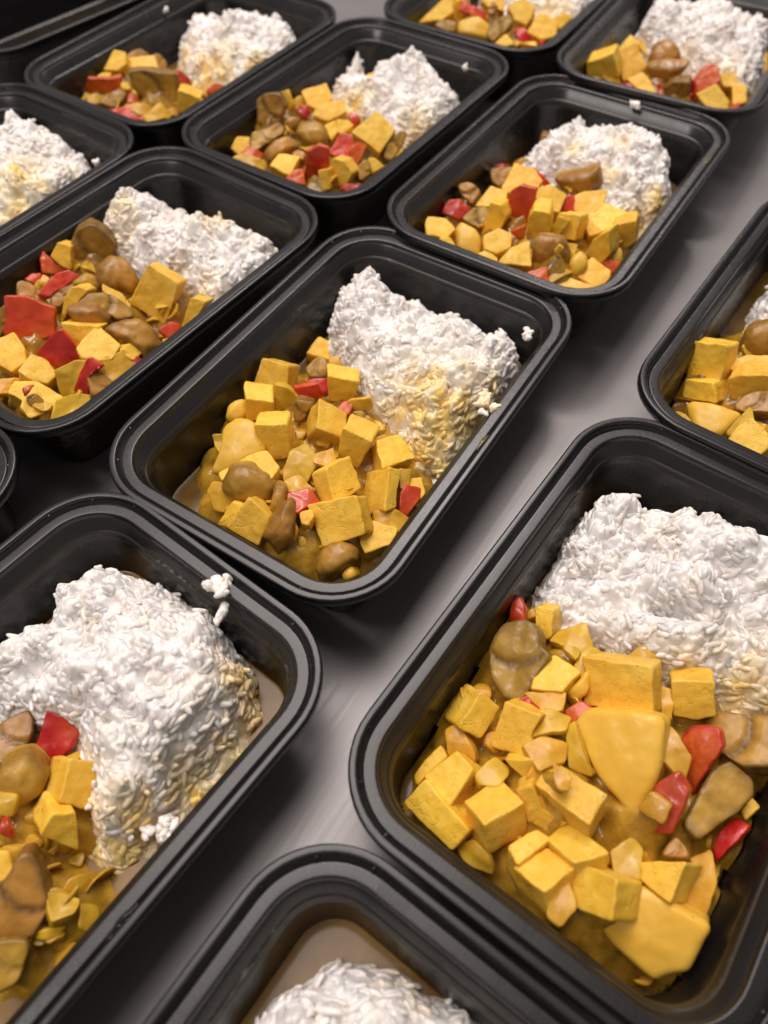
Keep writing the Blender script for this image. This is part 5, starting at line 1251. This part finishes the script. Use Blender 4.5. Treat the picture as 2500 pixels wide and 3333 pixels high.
def piece_mesh(kind, poly, th, seed, gill=0.0, cap=False):
    name, cat, m, rc, bev, amp, dome, bend, _ = KIND[kind]
    Q = round_poly([(x * GROW[kind], y * GROW[kind]) for x, y in poly], rc)
    cen = Q.mean(0)
    rad = np.linalg.norm(Q - cen, axis=1)
    rmean = rad.mean()
    bev = min(bev, th * .42, rmean * .4)
    rnd = random.Random(seed)
    if cap:
        dome, bev = min(.18 * th + .5, 3.0), min(th * .36, rmean * .4)
    elif kind == 'M':
        dome, bev, amp = .15, min(1.1, th * .3), .42
    h = th / 2
    nr_ = int(np.clip(rmean / 1.35, 3, 11))
    prof = [(k_ / nr_, h) for k_ in range(1, nr_)]
    e = bev / rmean
    prof = [p_ for p_ in prof if p_[0] < .97 - e]
    for a in (0, 22, 45, 68, 90):
        t = math.radians(a)
        prof.append((1 - e + e * math.sin(t), h - bev + bev * math.cos(t)))
    ns = max(1, int((th - 2 * bev) / 2.5))
    for i in range(1, ns + 1):
        prof.append((1 - .02 * math.sin(i), h - bev - (th - 2 * bev) * i / (ns + 1)))
    for a in (90, 45, 0):
        t = math.radians(a)
        prof.append((1 - e + e * math.sin(t), -h + bev - bev * math.cos(t)))
    prof.append((.5, -h))
    n = len(Q)
    V = [(cen[0], cen[1], h)]
    for s, z in prof:
        for q in Q:
            V.append((cen[0] + (q[0] - cen[0]) * s, cen[1] + (q[1] - cen[1]) * s, z))
    V.append((cen[0], cen[1], -h))
    V = np.array(V)
    # doming and bending
    rr = ((V[:, 0] - cen[0]) ** 2 + (V[:, 1] - cen[1]) ** 2) / (rmean ** 2)
    V[:, 2] += np.where(V[:, 2] > 0, dome * (1 - np.minimum(rr, 1)), 0)
    if bend:
        k = bend * (.5 + rnd.random()) * (1 if rnd.random() < .8 else -.7)
        V[:, 2] -= k * ((V[:, 0] - cen[0]) ** 2 / (rmean ** 2) - .4)
    if kind == 'T':                        # a slightly uneven, sagging block
        sx, sy = rnd.uniform(-.05, .05), rnd.uniform(-.05, .05)
        V[:, 2] += (V[:, 0] * sx + V[:, 1] * sy)
    sv = Vector((seed * 13.7, -seed * 7.1, seed * 3.3))
    W = []
    for p in V:
        q = Vector(p) + sv
        W.append(mnoise.noise_vector(q * .13) * 1.5 + mnoise.noise_vector(q * .30) * .85)
    V = V + np.array([tuple(x) for x in W]) * amp
    F = [[1 + k * n + j, 1 + (k + 1) * n + j, 1 + (k + 1) * n + (j + 1) % n, 1 + k * n + (j + 1) % n] for k in range(len(prof) - 1) for j in range(n)]
    T = [[0, 1 + j, 1 + (j + 1) % n] for j in range(n)]
    b0 = 1 + (len(prof) - 1) * n
    T += [[len(V) - 1, b0 + (j + 1) % n, b0 + j] for j in range(n)]
    attr = None
    ringz = np.concatenate([[h], np.repeat([z for _, z in prof], n), [-h]])
    rings = np.concatenate([[0], np.repeat([s for s, _ in prof], n), [0]])
    x = (V[:, 0] - cen[0]) / rmean; y = (V[:, 1] - cen[1]) / rmean
    if kind == 'M' and not cap:            # skin round the rim, curved band of gills on the cut face
        skin = np.maximum(np.clip((h - .10 * bev - ringz) / (bev + .01), 0, .8), .75 * np.clip((rings - .80) / .14, 0, 1))
        band = np.exp(-((x - .18 + .5 * y * y) / .17) ** 2) * np.clip((.95 - np.abs(y)) / .2, 0, 1)
        band = np.where(ringz > h - bev * .6, band, 0) * gill
        attr = np.maximum(skin, band)
        V[:, 2] -= band * 1.0
    elif kind == 'M':
        attr = np.maximum(np.exp(-((x + .5) ** 2 + (y - .2) ** 2) / .12) * .7 * gill, .65 * np.clip((rings - .62) / .3, 0, 1) * (ringz > -h * .2))
    elif kind == 'R':                      # orange flesh on the cut sides
        attr = np.clip((h - .5 * bev - ringz) / (bev + .01), 0, 1) * .9
        if seed % 4 == 0:                  # some lie flesh side up
            attr = np.maximum(attr, .75 * (rings < .9))
    return np_mesh(name, V * MM, [np.array(F), np.array(T)], attr=attr)


# soft onion petals and shreds lying in the mush, half buried between the pieces
PETALS = []
for k in range(14):
    rnd = random.Random(500 + k)
    m_ = rnd.randint(5, 7)
    R0, asp = rnd.uniform(3.2, 6.0), rnd.uniform(.5, .9)
    poly = [(R0 * rnd.uniform(.75, 1.2) * math.cos(2 * math.pi * q / m_), R0 * asp * rnd.uniform(.75, 1.2) * math.sin(2 * math.pi * q / m_)) for q in range(m_)]
    me = piece_mesh('O', poly, rnd.uniform(1.0, 2.0), 700 + k)
    co = np.zeros(len(me.vertices) * 3)
    me.vertices.foreach_get('co', co)
    fq = np.array([list(p.vertices) for p in me.polygons if len(p.vertices) == 4])
    ft = np.array([list(p.vertices) for p in me.polygons if len(p.vertices) == 3])
    PETALS.append((co.reshape(-1, 3) / MM, fq, ft))
    bpy.data.meshes.remove(me)
for n, (o, spots) in MUSH.items():
    rg = np.random.default_rng(ord(n) + 900)
    Vs, Qs, Ts, o0 = [], [], [], 0
    for u, v_, z in spots[rg.choice(len(spots), size=min(len(spots), 50), replace=False)]:
        Vc, Qc, Tc = PETALS[rg.integers(len(PETALS))]
        R = np.array(Quaternion((rg.normal(), rg.normal(0, .35), rg.normal(0, .35), rg.normal())).normalized().to_matrix())
        Vs.append(Vc @ R.T + [u, v_, z + .25])
        Qs.append(Qc + o0)
        Ts.append(Tc + o0)
        o0 += len(Vc)
    new_obj('onion_bits', np_mesh('onion_bits', np.vstack(Vs) * MM, [np.vstack(Qs), np.vstack(Ts)]), M_ONION, o, kind='stuff')

COLOUR = {'T': 'yellow', 'P': 'golden', 'M': 'brown', 'R': '', 'O': ''}
for i, (kind, n, loc, quat, th, poly, label) in enumerate(ITEMS):
    name, cat, m = KIND[kind][:3]
    gill = 1.0 if any(k in label for k in ('gill', 'dark', 'half at', 'cup', 'central slice')) else .5
    grow_t = 1.22 if kind == 'T' else .7 if kind == 'O' else 1.0
    cap = kind == 'M' and any(k in label for k in (' cap', 'block', 'half', 'round', 'plump', 'stem', 'curled end')) and 'half at the right edge' not in label
    if cap:
        m = M_CAP
    me = piece_mesh(kind, poly, th * grow_t, i + 1, gill, cap)
    o = new_obj(name, me, m, label=label, category=cat, group=GROUPS[kind] + ' ' + WHERE[n])
    o.rotation_mode = 'QUATERNION'
    o.rotation_quaternion = quat
    o.location = (loc[0] * MM, loc[1] * MM, (loc[2] + RIM) * MM)

# ------------------------------------------------------------------ rice
RICE = {  # outline of the foot in tray coordinates (mm), height, grains, stains (u, v, radius, strength)
    'E': ([(-14, -42), (8, -57), (40, -59), (74, -58), (90, -34), (92, -2), (83, 24), (88, 46), (76, 56), (54, 55), (36, 46), (18, 28), (0, 2)], 37, 3000,
          [(12, -36, 30, 1.0), (34, -56, 16, .7), (-8, -30, 20, .6)]),
    'K': ([(2, 52), (34, 57), (64, 57), (82, 46), (87, 26), (92, 11), (94, -20), (88, -54), (60, -59), (20, -56), (9, -34), (1, -2), (1, 25)], 36, 3200,
          [(16, -44, 26, .9), (2, 4, 13, .7), (0, 30, 8, .3), (14, -14, 12, .5)]),
    'L': ([(10, 56), (40, 57), (55, 47), (60, 55), (78, 53), (89, 42), (96, 12), (96, -12), (89, -34), (80, -50), (60, -57), (22, -57), (-6, -53), (-4, -24), (10, -15), (16, -2), (13, 16), (7, 33)], 37, 3400,
          [(2, -46, 26, 1.0), (44, -57, 17, 1.0), (86, -44, 15, .9), (66, -57, 16, 1.0), (20, -52, 18, 1.0), (92, 40, 9, .5)]),
    'H': ([(30, 57), (62, 57), (74, 48), (80, 20), (86, 0), (92, -30), (86, -55), (45, -58), (22, -50), (22, -20), (20, 10), (24, 40)], 37, 2200,
          [(78, -2, 14, .7), (88, -40, 12, .6), (28, -30, 14, .5), (40, 40, 12, .5)]),
    'I': ([(20, 45), (50, 46), (86, 34), (94, 5), (94, -22), (88, -34), (62, -56), (40, -58), (12, -52), (8, -30), (26, 5), (20, 30)], 36, 2200,
          [(62, -10, 8, .6), (48, 14, 7, .6), (36, -18, 9, .7), (20, -45, 14, .6), (36, -52, 12, .6)]),
    'C': ([(26, 50), (58, 57), (84, 56), (78, 40), (70, 36), (84, 32), (90, 5), (78, -30), (58, -57), (20, -52), (8, -30), (16, 20)], 37, 2000,
          [(26, 22, 15, .8), (24, -42, 16, .6)]),
    'B': ([(18, 40), (40, 52), (60, 54), (86, 34), (94, -15), (80, -55), (30, -57), (3, -50), (-8, -20), (4, 20)], 36, 1900,
          [(4, -8, 26, .9), (20, 24, 14, .5), (20, -50, 16, .7)]),
    'F': ([(35, 52), (70, 55), (92, 46), (92, -46), (40, -57), (2, -50), (-2, -30), (14, 10)], 36, 1900,
          [(6, -26, 18, .7), (20, 8, 12, .4)]),
    'G': ([(24, -58), (74, -56), (90, -30), (92, -5), (90, 35), (70, 46), (30, 52), (-4, 50), (-14, -20), (-8, -52)], 36, 1700,
          [(30, -30, 24, .8), (6, -50, 22, .9), (60, -50, 8, .4)]),
    'M': ([(30, 57), (60, 53), (80, 42), (91, 24), (94, 0), (92, -34), (70, -57), (0, -58), (0, 55)], 35, 2200, [(92, 20, 12, .3)]),
    'J': ([(0, 40), (14, 46), (50, 52), (88, 40), (90, -46), (10, -50), (0, 0)], 27, 900, [(10, 40, 12, .7)]),
    'D': ([(6, -54), (60, -58), (90, -40), (90, 40), (20, 50), (2, 0)], 33, 900, [(6, -30, 24, .8)]),
}
TALL = {'H': (46, 46, 18, 18), 'G': (86, 20, 22, 8), 'C': (80, 54, 10, 5), 'E': (76, 50, 9, 6), 'L': (80, 46, 8, 5)}
RICE_LABEL = {'E': 'white rice mound stained yellow along its front edge', 'K': 'loose fluffy white rice with a dark gap in the middle',
              'L': 'broad packed white rice dome reaching the sauce', 'H': 'white rice in two lobes with a yellow patch between',
              'I': 'domed white rice with small yellow spots', 'C': 'white rice split into two peaks by a notch',
              'B': 'white rice mound with a wide yellow curry stain', 'F': 'white rice mound cropped by the top right corner',
              'G': 'white rice heap cropped by the left side', 'M': 'blurred white rice crest above a pool of sauce',
              'J': 'small visible corner of white rice', 'D': 'yellowish rice edge cropped by the picture top'}


def poly_dist(poly, U, V):
    P = np.array(poly, float)
    d = np.full(U.shape, 1e9)
    inside = np.zeros(U.shape, bool)
    for i in range(len(P)):
        a, b = P[i - 1], P[i]
        ab = b - a
        t = np.clip(((U - a[0]) * ab[0] + (V - a[1]) * ab[1]) / (ab @ ab), 0, 1)
        d = np.minimum(d, np.hypot(U - a[0] - t * ab[0], V - a[1] - t * ab[1]))
        c = ((a[1] > V) != (b[1] > V)) & (U < (b[0] - a[0]) * (V - a[1]) / (b[1] - a[1] + 1e-12) + a[0])
        inside ^= c
    return np.where(inside, d, -d)


def grain_template(bendv, segs=6):
    ts = np.array([-.95, -.72, 0, .72, .95])
    V = [(-1, 0, 0)]
    for t in ts:
        r = math.sqrt(max(0, 1 - abs(t) ** 3.6))
        for k in range(segs):
            a = 2 * math.pi * k / segs
            V.append((t, r * math.cos(a), r * math.sin(a) * .80))
    V.append((1, 0, 0))
    V = np.array(V)
    F = [[1 + i * segs + k, 1 + (i + 1) * segs + k, 1 + (i + 1) * segs + (k + 1) % segs, 1 + i * segs + (k + 1) % segs] for i in range(len(ts) - 1) for k in range(segs)]
    T = [[0, 1 + k, 1 + (k + 1) % segs] for k in range(segs)]
    b0 = 1 + (len(ts) - 1) * segs
    T += [[len(V) - 1, b0 + (k + 1) % segs, b0 + k] for k in range(segs)]
    F = np.array(F)
    T = np.array(T)
    if True:
        F = F[:, ::-1]
        T = T[:, ::-1]
    return V, F, T


GT = grain_template(0)


def grains_batch(pos, ax, up, length, radius, bend):
    """pos, ax, up (n,3); returns verts, quads, tris for all grains (mm)."""
    V0, F0, T0 = GT
    side = np.cross(up, ax)
    n, m = len(pos), len(V0)
    L = length[:, None] / 2
    X = V0[None, :, 0] * L
    Y = V0[None, :, 1] * radius[:, None]
    Z = V0[None, :, 2] * radius[:, None] - bend[:, None] * (V0[None, :, 0] ** 2 - .3)
    W = pos[:, None, :] + X[..., None] * ax[:, None, :] + Y[..., None] * side[:, None, :] + Z[..., None] * up[:, None, :]
    o = (np.arange(n) * m)[:, None, None]
    return W.reshape(-1, 3), (F0[None] + o).reshape(-1, 4), (T0[None] + o).reshape(-1, 3)


def unit(a):
    return a / np.maximum(np.linalg.norm(a, axis=-1, keepdims=True), 1e-9)


GRAIN_ME = []
for s in (0.0, .75):
    for k in range(6):
        rg = np.random.default_rng(77 + k)
        Vg, Fg, Tg = grains_batch(np.zeros((1, 3)), np.array([[1., 0, 0]]), np.array([[0, 0, 1.]]), np.array([rg.uniform(5.8, 7.6)]),
                                  np.array([rg.uniform(1.15, 1.4)]), np.array([rg.uniform(0, .9)]))
        GRAIN_ME.append(np_mesh('grain', Vg * MM, [Fg, Tg], attr=np.full(len(Vg), s)))
        GRAIN_ME[-1].materials.append(M_RICE)

SINGLES = {'E': 130, 'K': 170, 'L': 170, 'M': 70}
for n, (poly, H, NG, stains) in RICE.items():
    rg = np.random.default_rng(ord(n) * 7)
    n1, n2, n3, n4 = VNoise(ord(n) + 1), VNoise(ord(n) + 2), VNoise(ord(n) + 3), VNoise(ord(n) + 4)
    P = np.array(poly, float)

    def surf(u, v, fine=True):
        d = poly_dist(poly, u, v) + 3.5 * n4(u / 7, v / 7)
        fall = 5.5 + 7 * np.clip((P[:, 0].mean() - 5 - u) / 40, 0, 1)
        g = 1 - np.exp(-np.maximum(d, 0) / fall)
        ul = P[:, 0].min()
        ramp_ = 1.0 if n == 'M' else .50 + .50 * np.clip((u - ul) / 52, 0, 1) ** .8
        z = 2.0 + (H + 6) * ramp_ * g * (.90 + .22 * n1(u / 26, v / 26) * 2)
        z = z + np.minimum(1, np.maximum(d, 0) / 6) * (9.0 * n1(u / 15 + 5, v / 15) + 6.5 * np.abs(n2(u / 8.5, v / 8.5)) * 2 - 3.2 + 2.4 * n3(u / 3.4, v / 3.4))
        if n in TALL:
            a_, b_, r_, k_ = TALL[n]
            z = z + k_ * np.exp(-((u - a_) ** 2 + (v - b_) ** 2) / (2 * r_ * r_)) * np.clip(d / 6, 0, 1)
        if n == 'K':              # the dark gap in the middle of this mound
            z = z - 27 * np.exp(-(((u - 35 + v * .12) / 5.5) ** 2 + ((v - 2) / 10) ** 2)) - 9 * np.exp(-(((u - 58) / 6) ** 2 + ((v + 10) / 9) ** 2))
        if n == 'L':              # thin soaked apron along the right wall and the foot
            z = 2 + (z - 2) * (1 - .62 * np.clip((-36 - v) / 12, 0, 1)) * (1 - .15 * np.clip((22 - u) / 25, 0, 1))
            z = z - 6 * np.exp(-(((u - 36) / 7) ** 2 + ((v - 28) / 7) ** 2))
        if n == 'H':
            z = z - 10 * np.exp(-(((u - 56) / 5) ** 2 + ((v + 4 - (u - 56) * .4) / 14) ** 2))
        if n == 'C':
            z = z - 16 * np.exp(-(((u - 78) / 14) ** 2 + ((v - 37) / 6) ** 2))
        return np.clip(z, 1.6, 57.0), d

    def stain_at(u, v, z):
        s = np.zeros_like(u)
        for a, b, r, k in stains:
            s = np.maximum(s, k * np.exp(-((u - a) ** 2 + (v - b) ** 2) / (2 * (r * .62) ** 2)))
        s = s * (1.0 + 1.4 * n3(u / 5, v / 5)) + .35 * np.clip((14 - z) / 10, 0, 1)
        return np.clip(s, 0, 1)

    def sample(k, edge=0.0):
        u = rg.uniform(P[:, 0].min(), P[:, 0].max(), k * 6)
        v_ = rg.uniform(P[:, 1].min(), P[:, 1].max(), k * 6)
        z, d = surf(u, v_)
        e = .6
        gx = (surf(u + e, v_)[0] - surf(u - e, v_)[0]) / (2 * e)
        gy = (surf(u, v_ + e)[0] - surf(u, v_ - e)[0]) / (2 * e)
        nz = 1 / np.sqrt(1 + gx ** 2 + gy ** 2)
        ok = (d > .3) & (-rr_sdf(u, v_) - rim_inset(z) > 1.4)
        w_ = np.where(ok, np.minimum(1 / nz, 3.2) ** (1 + 2.0 * edge), 0)
        sel = rg.choice(len(u), size=min(k, int(ok.sum())), replace=False, p=w_ / w_.sum())
        nrm = unit(np.stack([-gx * nz, -gy * nz, nz], 1))[sel]
        return np.stack([u[sel], v_[sel], z[sel]], 1), nrm

    def orient(pos, nrm):
        k = len(pos)
        # neighbouring grains keep roughly the same lie, as in clumps
        ang = 9 * n1(pos[:, 0] / 11 + 3, pos[:, 1] / 11) + rg.normal(0, .75, k)
        t = np.stack([np.cos(ang), np.sin(ang), np.zeros(k)], 1)
        t = unit(t - nrm * (t * nrm).sum(1, keepdims=True))
        lean = np.where(rg.random(k) < .07, rg.uniform(.35, .9, k), rg.normal(0, .17, k))
        ax = unit(t * np.cos(lean)[:, None] + nrm * np.sin(lean)[:, None])
        up = unit(np.cross(ax, np.cross(nrm, ax)))
        return ax, up, lean

    # sticky body of the mound: a fine sheet whose relief is the fused upper side of the grains
    step = .5 if n in 'EKL' else .62
    us = np.arange(P[:, 0].min() - 2, P[:, 0].max() + 3, step)
    vs = np.arange(P[:, 1].min() - 2, P[:, 1].max() + 3, step)
    U, V = np.meshgrid(us, vs, indexing='ij')
    Z0, D = surf(U, V)
    REL = np.full(U.shape, -.9)
    gp, gn = sample(int(NG * 1.5))
    ga, gu, gl = orient(gp, gn)
    for k in range(len(gp)):
        L, r = rg.normal(3.4, .5), rg.normal(1.36, .14)
        rise = rg.normal(0, .45)
        pu, pv = gp[k, 0], gp[k, 1]
        i0, i1 = np.searchsorted(us, (pu - L, pu + L)); j0, j1 = np.searchsorted(vs, (pv - L, pv + L))
        if i1 - i0 < 2 or j1 - j0 < 2:
            continue
        h_ = math.hypot(ga[k, 0], ga[k, 1]) + 1e-6
        cx, cy = ga[k, 0] / h_, ga[k, 1] / h_
        du = us[i0:i1, None] - pu; dv_ = vs[None, j0:j1] - pv
        a = (du * cx + dv_ * cy) / (L * max(h_, .45)); b_ = (-du * cy + dv_ * cx) / r
        q = 1 - np.abs(a) ** 3.6 - b_ ** 2
        hgt = np.where(q > 0, r * np.sqrt(np.maximum(q, 0)) + rise + a * L * ga[k, 2] * .6, -9)
        REL[i0:i1, j0:j1] = np.maximum(REL[i0:i1, j0:j1], hgt)
    REL = .62 * REL + .095 * (np.roll(REL, 1, 0) + np.roll(REL, -1, 0) + np.roll(REL, 1, 1) + np.roll(REL, -1, 1))
    Z = Z0 + REL * 1.15 - .45
    keep = (D > -.4) & (-rr_sdf(U, V) - rim_inset(Z) > .2)
    core = new_obj('rice_mound', grid_mesh('rice_mound', us, vs, Z, keep, stain_at(U, V, Z)), M_RICE,
                   label=RICE_LABEL[n] + ' ' + WHERE[n], category='rice', group='rice mounds in the trays')
    core.matrix_world = tray_matrix(n)

    # separate grains standing on it, most of them on the steep sides
    pos, nrm = sample(int(NG * .75), edge=.6)
    ax, up, lean = orient(pos, nrm)
    k = len(pos)
    pos2 = pos + nrm * (rg.normal(-.05, .5, k) + np.abs(np.sin(lean)) * .8)[:, None]
    Vg, Fg, Tg = grains_batch(pos2, ax, up, rg.normal(6.8, .9, k), rg.normal(1.3, .13, k), rg.uniform(-.1, .9, k))
    st = np.repeat(np.clip(stain_at(pos[:, 0], pos[:, 1], pos[:, 2]) + rg.normal(0, .06, k), 0, 1), len(GT[0]))
    new_obj('rice_grains', np_mesh('rice_grains', Vg * MM, [Fg, Tg], attr=st), M_RICE, core, kind='stuff')
    ns = SINGLES.get(n, 0)
    if ns:
        pos, nrm = sample(ns)
        ax, up, lean = orient(pos, nrm)
        sv = stain_at(pos[:, 0], pos[:, 1], pos[:, 2])
        pos = pos + nrm * (rg.normal(.35, .4, len(pos)) + np.abs(np.sin(lean)) * 1.2)[:, None]
        sd_ = np.cross(up, ax)
        for j in range(len(pos)):
            o = bpy.data.objects.new('grain', GRAIN_ME[rg.integers(6) + (6 if sv[j] > .4 else 0)])
            COL.objects.link(o)
            o.parent = core
            M4 = Matrix(((ax[j, 0], sd_[j, 0], up[j, 0], pos[j, 0] * MM), (ax[j, 1], sd_[j, 1], up[j, 1], pos[j, 1] * MM),
                         (ax[j, 2], sd_[j, 2], up[j, 2], pos[j, 2] * MM), (0, 0, 0, 1)))
            o.matrix_local = M4


def rice_clump(n, u, v, z, count, spread, seed, label, stain=0.0, stretch=(1, 1), turn=0.0):
    rg = np.random.default_rng(seed)
    k = count
    lobes = rg.normal(0, .75, (5, 3)) * [1, 1, .55]
    lobes[0] = 0
    dirs = unit(rg.normal(0, 1, (k, 3)))
    dirs[:, 2] = np.abs(dirs[:, 2])
    p = (lobes[rg.integers(5, size=k)] + dirs * .55) * np.array([spread * stretch[0], spread * stretch[1], spread * .8]) * rg.uniform(.55, 1.0, (k, 1))
    c, s = math.cos(turn), math.sin(turn)
    p[:, 0], p[:, 1] = p[:, 0] * c - p[:, 1] * s, p[:, 0] * s + p[:, 1] * c
    p[:, 2] += .9
    ax = unit(np.cross(dirs, rg.normal(0, 1, (k, 3))) + dirs * rg.normal(0, .35, (k, 1)))
    if stretch[0] != 1:
        ax = unit(ax * .35 + np.array([c, s, 0]))
    up = unit(dirs - ax * (dirs * ax).sum(1, keepdims=True))
    Vg, Fg, Tg = grains_batch(p, ax, up, rg.normal(5.4, .8, k), rg.normal(1.35, .12, k), rg.uniform(0, .7, k))
    o = new_obj('rice_clump', np_mesh('rice_clump', Vg * MM, [Fg, Tg], attr=np.full(len(Vg), stain)), M_RICE, label=label, category='rice')
    o.matrix_world = tray_matrix(n) @ Matrix.Translation((u * MM, v * MM, z * MM))


rice_clump('L', 101.5, -11.5, 45.4, 60, 3.6, 5, 'white rice clump stuck on the rim of the lower left tray')
rice_clump('L', 94.5, -18.5, 42.0, 16, 1.3, 6, 'white rice tail hanging from the clump inside the lower left tray', stretch=(3, .6), turn=.25)
rice_clump('I', 97.0, -5.0, 46.2, 18, 2.2, 7, 'small white rice lump on the far rim of the tray right of centre')
rice_clump('E', 22.0, -59.5, 43.0, 30, 3.8, 8, 'yellow tinged rice bits on the right ledge of the central tray', stain=.45)
rice_clump('E', 14.5, -62.6, 44.6, 4, 1.2, 9, 'few white rice grains left on the right ledge of the central tray')
rice_clump('E', 78.0, -54.0, 40.0, 18, 3.0, 10, 'white rice tip poking to the far right corner of the central tray')
rice_clump('L', 25.0, -52.0, 19.0, 60, 5.2, 11, 'white rice lump against the right wall of the lower left tray')
rice_clump('C', 93.0, -36.0, 38.0, 3, .8, 12, 'tiny rice fleck on the wall of the upper middle tray')
rice_clump('B', 40.0, 61.0, 41.0, 3, .9, 13, 'tiny rice fleck on the wall of the upper left tray')
rice_clump('G', 70.0, -63.0, 44.0, 4, 1.0, 14, 'rice grain resting on the rim of the tray at the left edge')


# ------------------------------------------------------------------ drips and droplets
def blob_mesh(name, L, Wd, H, seed, nu=22, nv=7):
    V = [(0, 0, H)]
    rnd = random.Random(seed)
    wob = [1 + .22 * math.sin(2 * math.pi * k / nu * 3 + seed) + rnd.uniform(-.08, .08) for k in range(nu)]
    for i in range(1, nv + 1):
        t = i / nv
        for k in range(nu):
            a = 2 * math.pi * k / nu
            V.append((L * t * math.cos(a) * wob[k], Wd * t * math.sin(a) * wob[k], H * math.sqrt(max(0, 1 - t ** 3))))
    F = [[1 + i * nu + k, 1 + (i + 1) * nu + k, 1 + (i + 1) * nu + (k + 1) % nu, 1 + i * nu + (k + 1) % nu] for i in range(nv - 1) for k in range(nu)]
    T = [[0, 1 + k, 1 + (k + 1) % nu] for k in range(nu)]
    return np_mesh(name, np.array(V) * MM, [np.array(F), np.array(T)])


for n, u, v_, z, L, Wd, H, label in (
        ('E', -1.0, -70.0, 45.3, 5, 1.0, .5, 'olive sauce smear on the right rim of the central tray'),
        ('L', 0.5, -70.6, 45.4, 5, 1.6, .9, 'wet sauce drip on the right rim of the lower left tray'),
        ('L', -6.0, -71.6, 47.3, 1.6, 1.2, .9, 'clear droplet beside the sauce drip of the lower left tray'),
        ('I', 60.0, -68.5, 45.3, 5, 1.4, .5, 'thin sauce streak on the right rim of the tray right of centre')):
    o = new_obj('sauce_drip', blob_mesh('sauce_drip', L, Wd, H, int(abs(u) * 3) + 1), M_FILM if H != .9 else M_WATER, label=label, category='sauce')
    o.matrix_world = tray_matrix(n) @ Matrix.Translation((u * MM, v_ * MM, z * MM))

# condensation beads along the wall ledge: far too small and many to count
drop = blob_mesh('drop', 1, 1, .75, 2, 8, 3)
dv = np.zeros(len(drop.vertices) * 3)
drop.vertices.foreach_get('co', dv)
dv = dv.reshape(-1, 3)
dT = [list(p.vertices) for p in drop.polygons]
for n, cnt in (('E', 60), ('K', 120), ('H', 40), ('I', 40), ('B', 50), ('L', 40), ('J', 30), ('G', 24), ('C', 30)):
    rg = np.random.default_rng(ord(n) + 400)
    Vs, Q4, T3, o0 = [], [], [], 0
    for k in range(cnt):
        side = rg.integers(4)
        z = 36.9 + abs(rg.normal(0, .25)) if rg.random() < .7 else rg.uniform(37.5, 43)
        ins = float(rim_inset(z)) - .05
        t = rg.uniform(-1, 1)
        if side < 2:
            p = np.array([t * (HL - RC), (HS - ins) * (1 if side else -1), z])
            nr = np.array([0, -1.0 if side else 1.0, .35])
        else:
            p = np.array([(HL - ins) * (1 if side == 2 else -1), t * (HS - RC), z])
            nr = np.array([-1.0 if side == 2 else 1.0, 0, .35])
        nr = nr / np.linalg.norm(nr)
        tx = np.cross(nr, [0, 0, 1.]); tx /= np.linalg.norm(tx); ty = np.cross(nr, tx)
        s = rg.uniform(.18, .5)
        W = p + (dv[:, :1] / MM * tx + dv[:, 1:2] / MM * ty + dv[:, 2:] / MM * nr) * s
        Vs.append(W)
        for f in dT:
            (Q4 if len(f) == 4 else T3).append([i + o0 for i in f])
        o0 += len(dv)
    new_obj('condensation', np_mesh('condensation', np.vstack(Vs) * MM, [np.array(Q4), np.array(T3)]), M_WATER, TRAY_OBJ[n], kind='stuff')
bpy.data.meshes.remove(drop)
